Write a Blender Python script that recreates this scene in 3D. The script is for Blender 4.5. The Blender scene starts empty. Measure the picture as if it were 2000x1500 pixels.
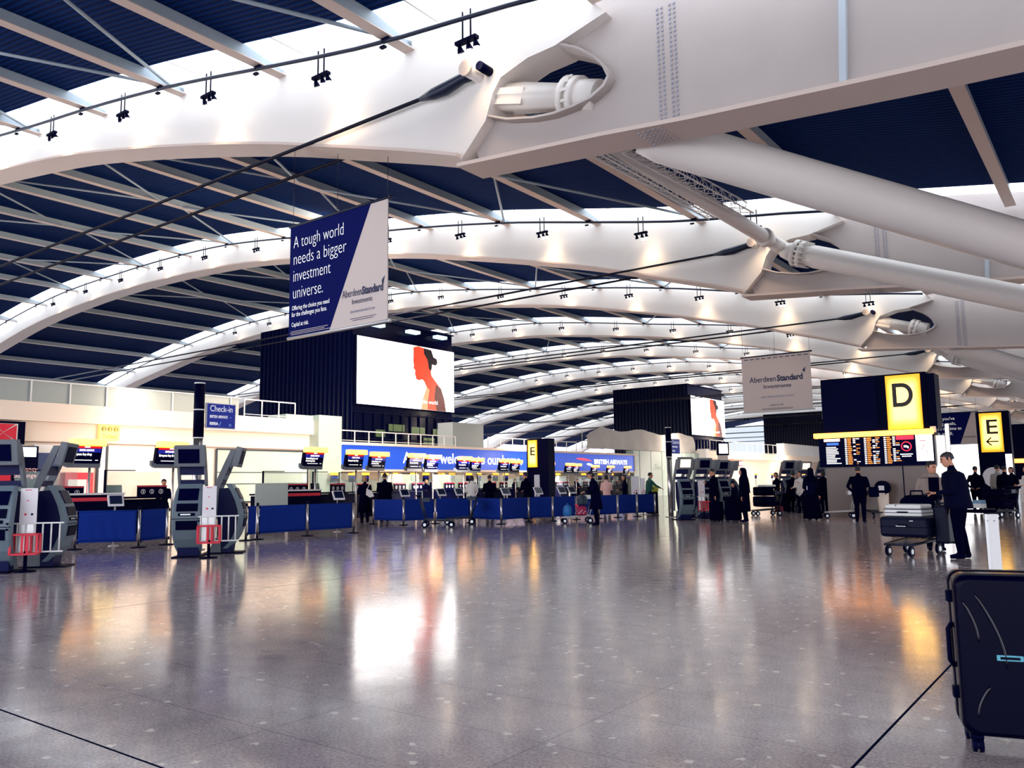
import bpy, bmesh, math, random
from mathutils import Vector, Matrix, Euler
random.seed(7)
S = bpy.context.scene
COL = S.collection
PI = math.pi

# ------------------------------------------------------------------ camera
F_PX, YAW, PITCH, ROLL = 1600.0, math.radians(36.9), math.atan(195 / 1600.0), math.radians(0.8)
CAM = Vector((0, 0, 1.35))
fw = Vector((-math.sin(YAW) * math.cos(PITCH), math.cos(YAW) * math.cos(PITCH), math.sin(PITCH)))
r0 = Vector((math.cos(YAW), math.sin(YAW), 0)); u0 = r0.cross(fw)
rt = r0 * math.cos(ROLL) - u0 * math.sin(ROLL); up = u0 * math.cos(ROLL) + r0 * math.sin(ROLL)
cd = bpy.data.cameras.new('camera'); cam = bpy.data.objects.new('camera', cd); COL.objects.link(cam)
cd.sensor_fit = 'HORIZONTAL'; cd.sensor_width = 36.0; cd.lens = F_PX / 2000.0 * 36.0
cd.clip_start = 0.05; cd.clip_end = 2000
m = Matrix((rt, up, -fw)).transposed().to_4x4(); m.translation = CAM
cam.matrix_world = m
S.camera = cam

# ------------------------------------------------------------------ view, world, exposure
S.view_settings.view_transform = 'Standard'; S.view_settings.look = 'None'
S.view_settings.gamma = 1.0; S.view_settings.use_curve_mapping = False
S.view_settings.exposure = 1.0
w = bpy.data.worlds.new('sky'); S.world = w; w.use_nodes = True
bg = w.node_tree.nodes['Background']
bg.inputs[0].default_value = (0.86, 0.90, 1.0, 1); bg.inputs[1].default_value = 1.75
SKYLIGHT = 1.55          # daylight behind the roof glazing
SPOT_W = 42            # warm lamps along the arches
FACADE_FILL_W = 300            # added fill lights aimed at the facade

def lin(c):
    c /= 255.0
    return c / 12.92 if c <= 0.04045 else ((c + 0.055) / 1.055) ** 2.4
def rgb(r, g, b): return (lin(r), lin(g), lin(b), 1)

def lamp(name, kind, loc, energy, color=(1, 1, 1), aim=None, parent=None, **kw):
    d = bpy.data.lights.new(name, kind); d.energy = energy; d.color = color
    for k, v in kw.items(): setattr(d, k, v)
    o = bpy.data.objects.new(name, d); COL.objects.link(o); o.location = loc
    if aim is not None: o.rotation_euler = Vector(aim).to_track_quat('-Z', 'Y').to_euler()
    if parent: o.parent = parent
    return o
# warm strip lighting over the check-in desks and shop fronts (fittings tucked under the soffits)
WARM = (1.0, 0.84, 0.68)
for y, L in ((20, 22), (50, 34), (77, 14), (108, 44)):
    lamp('facade_fill', 'AREA', (-34.6, y, 3.75 if y != 50 else 3.6), FACADE_FILL_W * L / 10 * {20: 0.45, 50: 0.7}.get(y, 1), WARM, aim=(-0.75, 0, -0.55), shape='RECTANGLE', size=0.5, size_y=L)
lamp('concourse_fill', 'AREA', (-29, 30, 9.2), 5200, WARM, aim=(-0.75, 0, -0.5), shape='RECTANGLE', size=1.5, size_y=60)
lamp('concourse_fill', 'AREA', (-29, 95, 9.2), 5200, WARM, aim=(-0.75, 0, -0.5), shape='RECTANGLE', size=1.5, size_y=60)

# ------------------------------------------------------------------ materials
MATS = {}
def mat(name, col, rough=0.5, metal=0.0, spec=0.5, emit=0, noise=None, bump=None, alpha=None, trans=0, emitcol=None, coat=0, tint=None):
    if name in MATS: return MATS[name]
    mt = bpy.data.materials.new(name); mt.use_nodes = True; MATS[name] = mt
    nt = mt.node_tree; b = nt.nodes['Principled BSDF']; L = nt.links.new
    b.inputs['Base Color'].default_value = col; b.inputs['Roughness'].default_value = rough
    b.inputs['Metallic'].default_value = metal; b.inputs['Specular IOR Level'].default_value = spec
    b.inputs['Coat Weight'].default_value = coat
    if tint: b.inputs['Specular Tint'].default_value = tint
    tc = nt.nodes.new('ShaderNodeTexCoord')
    if emit:
        b.inputs['Emission Color'].default_value = emitcol or col; b.inputs['Emission Strength'].default_value = emit
    if alpha is not None: b.inputs['Alpha'].default_value = alpha
    if trans: b.inputs['Transmission Weight'].default_value = trans
    if noise:
        sc, amt = noise
        n = nt.nodes.new('ShaderNodeTexNoise'); n.inputs['Scale'].default_value = sc; n.inputs['Detail'].default_value = 5
        L(tc.outputs['Object'], n.inputs['Vector'])
        mx = nt.nodes.new('ShaderNodeMix'); mx.data_type = 'RGBA'
        d = tuple(max(0, c * (1 - amt)) for c in col[:3]) + (1,); e = tuple(min(1, c * (1 + amt)) for c in col[:3]) + (1,)
        mx.inputs[6].default_value = d; mx.inputs[7].default_value = e
        L(n.outputs['Fac'], mx.inputs[0]); L(mx.outputs[2], b.inputs['Base Color'])
        if bump:
            bp = nt.nodes.new('ShaderNodeBump'); bp.inputs['Strength'].default_value = bump; bp.inputs['Distance'].default_value = 0.01
            L(n.outputs['Fac'], bp.inputs['Height']); L(bp.outputs[0], b.inputs['Normal'])
    return mt

NAVY = rgb(6, 10, 44)
m_steel = mat('white_painted_steel', rgb(232, 226, 220), 0.42, noise=(0.7, 0.03))
m_beam = mat('shade_toned_steel', rgb(178, 168, 164), 0.5, noise=(1.5, 0.05))  # same paint as the arches, with the beam's shade put into a darker grey
m_purlin = mat('purlin_paint', rgb(166, 180, 190), 0.5, noise=(2, 0.06))
m_flange = mat('bounce_toned_steel', rgb(214, 196, 186), 0.5, noise=(1.1, 0.04))  # warm floor bounce on the undersides put into the steel's colour
m_pipe = mat('dark_pipe', rgb(10, 24, 52), 0.4, 0.3)
m_cable = mat('dark_cable', rgb(6, 8, 34), 0.4, 0.4)
m_black = mat('black_plastic', rgb(2, 3, 34), 0.5, spec=0.06, tint=(0.4, 0.5, 1, 1))
m_blackgloss = mat('black_gloss', rgb(4, 6, 40), 0.12, spec=0.5)
m_screen = mat('dark_screen', rgb(2, 3, 44), 0.4, spec=0.05, tint=(0.4, 0.5, 1, 1))
m_chrome = mat('brushed_metal', rgb(200, 196, 194), 0.25, 0.9, noise=(30, 0.08))
m_alu = mat('aluminium', rgb(205, 205, 205), 0.35, 0.6)
m_white = mat('white_paint', rgb(240, 238, 236), 0.5)
m_cream = mat('cream_wall', rgb(250, 232, 214), 0.6, noise=(0.4, 0.02))
m_parapet = mat('pale_grey_panel', rgb(166, 174, 172), 0.45, noise=(0.5, 0.04))
m_palegreen = mat('pale_green_panel', rgb(176, 196, 186), 0.35, noise=(0.6, 0.04))
m_greenglass = mat('green_backed_glass', rgb(206, 222, 206), 0.08, spec=0.6, noise=(0.35, 0.05))
m_fabric = mat('blue_barrier_fabric', rgb(2, 42, 134), 0.8, spec=0.2, noise=(3.0, 0.12), bump=0.3)
m_kshell = mat('kiosk_grey_shell', rgb(104, 120, 132), 0.5, noise=(9, 0.06))
m_karm = mat('kiosk_grey_arm', rgb(112, 118, 126), 0.5, noise=(6, 0.05))
m_knavy = mat('kiosk_navy_body', rgb(4, 12, 70), 0.5, spec=0.2)
m_red = mat('red_paint', rgb(224, 26, 58), 0.4)
m_text_w = mat('white_lettering', rgb(250, 250, 250), 0.5, emit=0.15)
m_text_n = mat('navy_lettering', rgb(18, 20, 74), 0.5)
m_text_k = mat('black_lettering', rgb(20, 10, 14), 0.5)
m_poster = mat('white_poster', rgb(245, 240, 244), 0.5)
m_skin = mat('skin', rgb(214, 150, 118), 0.5)
m_hair = mat('dark_hair', rgb(14, 12, 26), 0.6)
m_darkcloth = mat('dark_cloth', rgb(5, 8, 40), 0.9, spec=0.02, noise=(8, 0.25))
m_blackcloth = mat('black_cloth', rgb(2, 3, 30), 0.9, spec=0.02, noise=(8, 0.2))
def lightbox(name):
    # back-lit acrylic: its glow is painted into the emission, stronger mid-panel than at the rim
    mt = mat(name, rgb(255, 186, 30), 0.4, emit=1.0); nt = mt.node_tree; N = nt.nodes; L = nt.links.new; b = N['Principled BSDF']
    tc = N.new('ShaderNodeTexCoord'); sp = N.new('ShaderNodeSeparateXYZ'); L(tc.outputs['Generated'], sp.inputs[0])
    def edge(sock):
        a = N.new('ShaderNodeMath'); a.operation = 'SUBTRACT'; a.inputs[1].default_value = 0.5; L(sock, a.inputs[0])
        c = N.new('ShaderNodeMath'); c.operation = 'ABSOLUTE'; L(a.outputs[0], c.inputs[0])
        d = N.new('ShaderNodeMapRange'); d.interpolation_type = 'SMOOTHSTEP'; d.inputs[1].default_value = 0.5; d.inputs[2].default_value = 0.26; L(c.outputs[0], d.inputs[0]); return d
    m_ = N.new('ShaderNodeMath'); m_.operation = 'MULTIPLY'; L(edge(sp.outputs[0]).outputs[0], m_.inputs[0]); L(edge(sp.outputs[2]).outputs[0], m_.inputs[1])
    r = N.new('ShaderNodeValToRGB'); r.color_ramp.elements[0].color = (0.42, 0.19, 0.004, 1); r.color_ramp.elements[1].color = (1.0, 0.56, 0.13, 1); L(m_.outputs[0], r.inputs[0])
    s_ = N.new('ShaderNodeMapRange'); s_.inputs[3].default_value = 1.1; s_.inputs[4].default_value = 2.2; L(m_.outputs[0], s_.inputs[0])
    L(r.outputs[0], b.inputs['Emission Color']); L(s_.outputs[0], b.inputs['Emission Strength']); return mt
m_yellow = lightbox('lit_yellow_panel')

# ------------------------------------------------------------------ mesh builder
class MB:
    def __init__(s): s.bm = bmesh.new()
    def _mi(s, faces, mi, smooth=False):
        for f in faces: f.material_index = mi; f.smooth = smooth
    def box(s, c, d, rz=0, mi=0, bev=0, rx=0, ry=0):
        g = bmesh.ops.create_cube(s.bm, size=1.0); vs = g['verts']
        M = Matrix.Translation(c) @ Euler((rx, ry, rz)).to_matrix().to_4x4() @ Matrix.Diagonal((d[0], d[1], d[2], 1))
        bmesh.ops.transform(s.bm, matrix=M, verts=vs)
        fs = list({f for v in vs for f in v.link_faces}); s._mi(fs, mi)
        if bev:
            es = list({e for v in vs for e in v.link_edges})
            r = bmesh.ops.bevel(s.bm, geom=es, offset=bev, segments=2, profile=0.5, affect='EDGES')
            s._mi(r['faces'], mi)
        return s
    def tube(s, p0, p1, r, r1=None, n=12, mi=0, cap=True):
        return s.pipe([p0, p1], [r, r if r1 is None else r1], n, mi, cap)
    def pipe(s, pts, r, n=10, mi=0, cap=True, flat=1.0):
        pts = [Vector(p) for p in pts]
        rs = r if isinstance(r, (list, tuple)) else [r] * len(pts)
        rings = []; ref = None
        for i, p in enumerate(pts):
            a = pts[max(i - 1, 0)]; b = pts[min(i + 1, len(pts) - 1)]
            t = (b - a).normalized()
            if ref is None:
                ref = Vector((0, 0, 1)) if abs(t.z) < 0.95 else Vector((0, 1, 0))
            x = ref.cross(t).normalized(); y = t.cross(x).normalized(); ref = y
            rings.append([s.bm.verts.new(p + x * (math.cos(2 * PI * k / n) * rs[i]) + y * (math.sin(2 * PI * k / n) * rs[i] * flat)) for k in range(n)])
        s.loft_verts(rings, mi, cap); return s
    def loft_verts(s, rings, mi=0, cap=True, closed=True, smooth=True):
        n = len(rings[0]); fs = []
        for a, b in zip(rings, rings[1:]):
            for k in range(n if closed else n - 1):
                j = (k + 1) % n
                try: fs.append(s.bm.faces.new((a[k], a[j], b[j], b[k])))
                except ValueError: pass
        s._mi(fs, mi, smooth)
        if cap and closed:
            cf = []
            for R in (rings[0][::-1], rings[-1]):
                try: cf.append(s.bm.faces.new(R))
                except ValueError: pass
            s._mi(cf, mi)
    def loft(s, rings, mi=0, cap=True, closed=True, smooth=True):
        s.loft_verts([[s.bm.verts.new(p) for p in R] for R in rings], mi, cap, closed, smooth); return s
    def ell(s, stations, n=16, mi=0, cap=True):
        # stations: (cx, cy, z, rx, ry)
        return s.loft([[(cx + rx * math.cos(2 * PI * k / n), cy + ry * math.sin(2 * PI * k / n), z) for k in range(n)] for cx, cy, z, rx, ry in stations], mi, cap)
    def lathe(s, prof, c=(0, 0, 0), n=20, mi=0):
        return s.ell([(c[0], c[1], c[2] + z, r, r) for r, z in prof], n, mi)
    def sphere(s, c, r, mi=0, u=14, v=9):
        r = (r, r, r) if not isinstance(r, (tuple, list)) else r
        g = bmesh.ops.create_uvsphere(s.bm, u_segments=u, v_segments=v, radius=1.0)
        bmesh.ops.transform(s.bm, matrix=Matrix.Translation(c) @ Matrix.Diagonal((r[0], r[1], r[2], 1)), verts=g['verts'])
        s._mi({f for vv in g['verts'] for f in vv.link_faces}, mi, True); return s
    def prism(s, poly, ext, mi=0, smooth=False):
        e = Vector(ext); a = [s.bm.verts.new(p) for p in poly]; b = [s.bm.verts.new(Vector(p) + e) for p in poly]
        fs = [s.bm.faces.new(a), s.bm.faces.new(b[::-1])]
        s._mi(fs, mi); side = []
        n = len(a)
        for k in range(n):
            j = (k + 1) % n; side.append(s.bm.faces.new((a[j], a[k], b[k], b[j])))
        s._mi(side, mi, smooth); return s
    def quad(s, pts, mi=0):
        f = s.bm.faces.new([s.bm.verts.new(p) for p in pts]); f.material_index = mi; return s
    def mesh(s, name, mats):
        bmesh.ops.recalc_face_normals(s.bm, faces=s.bm.faces)
        me = bpy.data.meshes.new(name); s.bm.to_mesh(me); s.bm.free()
        for mt in (mats if isinstance(mats, (list, tuple)) else [mats]): me.materials.append(mt)
        return me
    def obj(s, name, mats, parent=None, loc=None, rz=None):
        o = bpy.data.objects.new(name, s.mesh(name, mats)); COL.objects.link(o)
        if parent: o.parent = parent
        if loc is not None: o.location = loc
        if rz is not None: o.rotation_euler = (0, 0, rz)
        return o

def tag(o, label=None, cat=None, group=None, kind=None):
    if label: o['label'] = label
    if cat: o['category'] = cat
    if group: o['group'] = group
    if kind: o['kind'] = kind
    return o
def struct(o, label=None): o['kind'] = 'structure'; return tag(o, label)
def thing(name, label, cat, loc=(0, 0, 0), rz=0, group=None):
    o = bpy.data.objects.new(name, None); COL.objects.link(o); o.location = loc; o.rotation_euler = (0, 0, rz)
    o.empty_display_size = 0.2
    return tag(o, label, cat, group)
def dup(root, loc, rz=None, label=None, group=None, scale=None):
    r = root.copy(); COL.objects.link(r); r.location = loc
    if rz is not None: r.rotation_euler = (0, 0, rz)
    if scale: r.scale = scale
    if label: r['label'] = label
    if group: r['group'] = group
    def kids(a, b):
        for ch in list(a.children):
            c = ch.copy(); COL.objects.link(c); c.parent = b; kids(ch, c)
    kids(root, r)
    return r
def face(fx, fy): return math.atan2(fx, -fy)      # yaw that turns a thing's front (-Y) to (fx, fy)

def text(s, size, mt, parent, loc, rot=(PI / 2, 0, 0), width=None, align='LEFT', ext=0.002, name='lettering', bold=0.0, spacing=1.0, label=None):
    cu = bpy.data.curves.new(name, 'FONT'); cu.body = s; cu.size = size; cu.extrude = ext; cu.offset = bold
    cu.align_x = align; cu.resolution_u = 8 if size > 0.5 else 3; cu.space_line = spacing
    t = bpy.data.objects.new('tmp', cu); COL.objects.link(t)
    dg = bpy.context.evaluated_depsgraph_get(); dg.update()
    me = bpy.data.meshes.new_from_object(t.evaluated_get(dg)); me.name = name
    bpy.data.objects.remove(t); bpy.data.curves.remove(cu)
    me.materials.clear(); me.materials.append(mt)
    o = bpy.data.objects.new(name, me); COL.objects.link(o); o.parent = parent; o.location = loc; o.rotation_euler = rot
    if width and me.vertices:
        xs = [v.co.x for v in me.vertices]; k = width / max(1e-6, max(xs) - min(xs))
        o.scale = (k, 1, 1)
    if label: o['label'] = label
    return o

ORD = ['first', 'second', 'third', 'fourth', 'fifth', 'sixth', 'seventh', 'eighth', 'ninth', 'tenth', 'eleventh', 'twelfth',
       'thirteenth', 'fourteenth', 'fifteenth', 'sixteenth', 'seventeenth', 'eighteenth', 'nineteenth', 'twentieth', 'twenty-first', 'twenty-second']
# ------------------------------------------------------------------ floor
def floor_material():
    mt = bpy.data.materials.new('polished_terrazzo'); mt.use_nodes = True; nt = mt.node_tree; N = nt.nodes; L = nt.links.new
    b = N['Principled BSDF']; tc = N.new('ShaderNodeTexCoord')
    def noise(sc, det=4, rough=0.6):
        n = N.new('ShaderNodeTexNoise'); n.inputs['Scale'].default_value = sc; n.inputs['Detail'].default_value = det; n.inputs['Roughness'].default_value = rough
        L(tc.outputs['Object'], n.inputs['Vector']); return n
    def ramp(src, stops):
        r = N.new('ShaderNodeValToRGB'); e = r.color_ramp.elements
        while len(e) < len(stops): e.new(0.5)
        for k, (p, c) in enumerate(stops): e[k].position = p; e[k].color = c
        L(src, r.inputs[0]); return r
    base = ramp(noise(3.4, 10, 0.75).outputs['Fac'], [(0.3, rgb(164, 152, 158)), (0.72, rgb(216, 200, 196))])
    fine = ramp(noise(55, 3).outputs['Fac'], [(0.35, (0.45, 0.45, 0.52, 1)), (0.65, (1.12, 1.10, 1.06, 1))])
    mul = N.new('ShaderNodeMix'); mul.data_type = 'RGBA'; mul.blend_type = 'MULTIPLY'; mul.inputs[0].default_value = 0.9
    L(base.outputs[0], mul.inputs[6]); L(fine.outputs[0], mul.inputs[7])
    # pale stone chips
    v = N.new('ShaderNodeTexVoronoi'); v.inputs['Scale'].default_value = 10; v.feature = 'F1'; v.inputs['Randomness'].default_value = 1.0
    wp = noise(26, 3); wa = N.new('ShaderNodeVectorMath'); wa.operation = 'SCALE'; wa.inputs['Scale'].default_value = 0.07; L(wp.outputs['Color'], wa.inputs[0])
    wb = N.new('ShaderNodeVectorMath'); wb.operation = 'ADD'; L(tc.outputs['Object'], wb.inputs[0]); L(wa.outputs[0], wb.inputs[1]); L(wb.outputs[0], v.inputs['Vector'])
    gate = N.new('ShaderNodeSeparateColor'); L(v.outputs['Color'], gate.inputs[0])
    chip = N.new('ShaderNodeMath'); chip.operation = 'LESS_THAN'; chip.inputs[1].default_value = 0.26; L(v.outputs['Distance'], chip.inputs[0])
    pick = N.new('ShaderNodeMath'); pick.operation = 'GREATER_THAN'; pick.inputs[1].default_value = 0.84; L(gate.outputs[0], pick.inputs[0])
    both = N.new('ShaderNodeMath'); both.operation = 'MULTIPLY'; L(chip.outputs[0], both.inputs[0]); L(pick.outputs[0], both.inputs[1])
    amt = N.new('ShaderNodeMath'); amt.operation = 'MULTIPLY'; amt.inputs[1].default_value = 0.7; L(both.outputs[0], amt.inputs[0])
    mx = N.new('ShaderNodeMix'); mx.data_type = 'RGBA'; L(amt.outputs[0], mx.inputs[0]); L(mul.outputs[2], mx.inputs[6]); mx.inputs[7].default_value = rgb(255, 246, 236)
    # slab joints and expansion joints
    sep = N.new('ShaderNodeSeparateXYZ'); L(tc.outputs['Object'], sep.inputs[0])
    def joint(sock, period, off, wid):
        a = N.new('ShaderNodeMath'); a.operation = 'ADD'; a.inputs[1].default_value = off + 1000 * period; L(sock, a.inputs[0])
        d = N.new('ShaderNodeMath'); d.operation = 'MODULO'; d.inputs[1].default_value = period; L(a.outputs[0], d.inputs[0])
        l = N.new('ShaderNodeMath'); l.operation = 'LESS_THAN'; l.inputs[1].default_value = wid; L(d.outputs[0], l.inputs[0]); return l
    jn = [joint(sep.outputs[0], 1.4133, 5.42, 0.010), joint(sep.outputs[1], 0.6833, -2.3, 0.010)]
    mxx = N.new('ShaderNodeMath'); mxx.operation = 'MAXIMUM'; L(jn[0].outputs[0], mxx.inputs[0]); L(jn[1].outputs[0], mxx.inputs[1])
    jf = N.new('ShaderNodeMath'); jf.operation = 'MULTIPLY'; jf.inputs[1].default_value = 0.5; L(mxx.outputs[0], jf.inputs[0])
    m2 = N.new('ShaderNodeMix'); m2.data_type = 'RGBA'; L(jf.outputs[0], m2.inputs[0]); L(mx.outputs[2], m2.inputs[6]); m2.inputs[7].default_value = rgb(60, 60, 84)
    ex = [joint(sep.outputs[0], 8.31, 1.18, 0.016), joint(sep.outputs[1], 12.3, -2.3, 0.016)]
    m4 = N.new('ShaderNodeMath'); m4.operation = 'MAXIMUM'; L(ex[0].outputs[0], m4.inputs[0]); L(ex[1].outputs[0], m4.inputs[1])
    m3 = N.new('ShaderNodeMix'); m3.data_type = 'RGBA'; L(m4.outputs[0], m3.inputs[0]); L(m2.outputs[2], m3.inputs[6]); m3.inputs[7].default_value = rgb(14, 20, 48)
    L(m3.outputs[2], b.inputs['Base Color'])
    sp = N.new('ShaderNodeMath'); sp.operation = 'MULTIPLY_ADD'; sp.inputs[1].default_value = -0.5; sp.inputs[2].default_value = 0.5; L(m4.outputs[0], sp.inputs[0]); L(sp.outputs[0], b.inputs['Specular IOR Level'])
    rr = ramp(noise(3.5, 6).outputs['Fac'], [(0.3, (0.10, 0.10, 0.10, 1)), (0.75, (0.17, 0.17, 0.17, 1))])
    L(rr.outputs[0], b.inputs['Roughness']); b.inputs['IOR'].default_value = 1.95
    bp = N.new('ShaderNodeBump'); bp.inputs['Strength'].default_value = 0.05; bp.inputs['Distance'].default_value = 0.02
    L(noise(1.6, 3).outputs['Fac'], bp.inputs['Height']); L(bp.outputs[0], b.inputs['Normal'])
    return mt
mb = MB(); mb.box((-50, 105, -0.15), (160, 250, 0.3))
struct(mb.obj('floor', floor_material()), 'polished grey terrazzo concourse floor with thin slab joints')

# ------------------------------------------------------------------ roof profile (z above floor along x)
def curve(pts):
    xs = [p[0] for p in pts]; zs = [p[1] for p in pts]; n = len(xs)
    ms = [(zs[min(i + 1, n - 1)] - zs[max(i - 1, 0)]) / (xs[min(i + 1, n - 1)] - xs[max(i - 1, 0)]) for i in range(n)]
    def f(x):
        x = min(max(x, xs[0]), xs[-1]); i = 0
        while i < n - 2 and x > xs[i + 1]: i += 1
        h = xs[i + 1] - xs[i]; t = (x - xs[i]) / h
        return (2*t**3-3*t**2+1)*zs[i] + (t**3-2*t**2+t)*h*ms[i] + (-2*t**3+3*t**2)*zs[i+1] + (t**3-t**2)*h*ms[i+1] + 1.35
    return f
ZB = curve([(-114, 6.6), (-104, 10.3), (-96, 12.2), (-86.5, 13.7), (-78, 14.9), (-68, 15.55), (-59, 15.65), (-48.3, 15.2), (-42.5, 14.55), (-33.4, 13.25), (-28, 12.15), (-22.9, 10.95), (-19.4, 10.04), (-16.3, 9.1), (-13.8, 8.34), (-11.9, 7.7)])
ZD = curve([(-114, 9.0), (-104, 12.0), (-96, 13.8), (-86, 15.5), (-77, 16.6), (-70, 17.1), (-60, 17.2), (-54, 17.1), (-48, 16.8), (-42, 16.1), (-33.9, 14.9), (-28.5, 14.15), (-23.4, 13.3), (-18.5, 12.3), (-14.4, 11.5), (-10, 10.9), (-3, 9.75), (4, 8.6), (12, 7.3)])
YK = [14.8 + 18 * k for k in range(11)]
PX = [2.9, -2.6, -8.3, -13.9, -19.1, -24.4, -29.7, -35.2, -41.5, -47.6, -53.3, -59, -64.6, -70.3, -76, -82, -88, -94, -100]
NEARNESS = ['nearest', 'second', 'third', 'fourth', 'fifth', 'sixth', 'seventh', 'eighth', 'ninth', 'tenth', 'farthest']
def zp(x): return ZD(x) - 0.36           # underside of the purlins

# dark corrugated deck, one sheet per bay
def deck_material():
    mt = bpy.data.materials.new('navy_corrugated_deck'); mt.use_nodes = True; nt = mt.node_tree; N = nt.nodes; L = nt.links.new
    b = N['Principled BSDF']; tc = N.new('ShaderNodeTexCoord'); wv = N.new('ShaderNodeTexWave')
    wv.bands_direction = 'Y'; wv.inputs['Scale'].default_value = 1.55; wv.inputs['Distortion'].default_value = 0
    L(tc.outputs['Object'], wv.inputs['Vector'])
    r = N.new('ShaderNodeValToRGB'); r.color_ramp.elements[0].color = rgb(1, 20, 66); r.color_ramp.elements[1].color = rgb(4, 42, 100)
    L(wv.outputs['Fac'], r.inputs[0]); L(r.outputs[0], b.inputs['Base Color']); b.inputs['Roughness'].default_value = 0.8; b.inputs['Specular IOR Level'].default_value = 0.04
    bp = N.new('ShaderNodeBump'); bp.inputs['Strength'].default_value = 0.6; bp.inputs['Distance'].default_value = 0.05
    L(wv.outputs['Fac'], bp.inputs['Height']); L(bp.outputs[0], b.inputs['Normal'])
    return mt
m_deck = deck_material()
XS = [-114 + 126 * i / 72 for i in range(73)]
def sheet(mb, y0, y1, dz, th, xs=XS):
    r = []
    for x in xs:
        z = ZD(x) + dz
        r.append([(x, y0, z), (x, y1, z), (x, y1, z + th), (x, y0, z + th)])
    mb.loft(r, smooth=False)
mb = MB()
for k in range(-1, 11):
    y0 = -12 if k < 0 else YK[k] + 0.55
    y1 = YK[k + 1] - 1.9 if k < 10 else 222
    sheet(mb, y0, y1, 0.0, 0.3)
ceiling = struct(mb.obj('ceiling', m_deck), 'dark corrugated metal roof deck between the white arches')
m_sky = mat('skylight_glazing', (0.9, 0.95, 1, 1), 0.4, emit=SKYLIGHT, emitcol=(0.84, 0.92, 1, 1))
xs30 = [-114 + 126 * i / 30 for i in range(31)]
for k, y in enumerate(YK):
    mb = MB(); sheet(mb, y - 1.92, y - 0.45, 0.22, 0.06, xs30)
    g = struct(mb.obj('window_%d' % (k + 1), m_sky), 'bright roof skylight strip beside the %s arch' % NEARNESS[k])
    mb = MB()
    for x in PX[:-2]:
        mb.box((x + 1.0, y - 1.2, ZD(x + 1.0) + 0.2), (0.05, 1.4, 0.06))
    mb.obj('glazing_bar', m_white, g)

# ------------------------------------------------------------------ arches
PLATE = [(-12.2, 9.07), (-11.45, 9.82), (-11.22, 10.44), (-10.98, 10.75), (-10.2, 10.97), (-9.47, 11.0), (-8.15, 11.3), (-8.5, 11.7)]
HOLE = [(-11.68, 10.75), (-11.77, 10.08), (-10.86, 9.69), (-10.13, 9.51), (-9.57, 9.44), (-9.03, 9.46), (-8.58, 9.52), (-8.25, 9.68), (-8.12, 9.86), (-8.24, 10.15), (-8.48, 10.45), (-8.86, 10.78), (-9.26, 11.0), (-9.67, 11.2), (-10.3, 11.3), (-11.2, 11.1)]
def zbeam(x):                       # underside of the tapering beam right of the node
    pts = [(-12.3, 8.95), (-8.3, 8.62), (-6.4, 8.42), (-2.4, 8.1), (-0.8, 8.0), (12, 7.1)]
    for (a, za), (b, zb) in zip(pts, pts[1:]):
        if x <= b: return za + (zb - za) * (x - a) / (b - a)
    return pts[-1][1]
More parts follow.
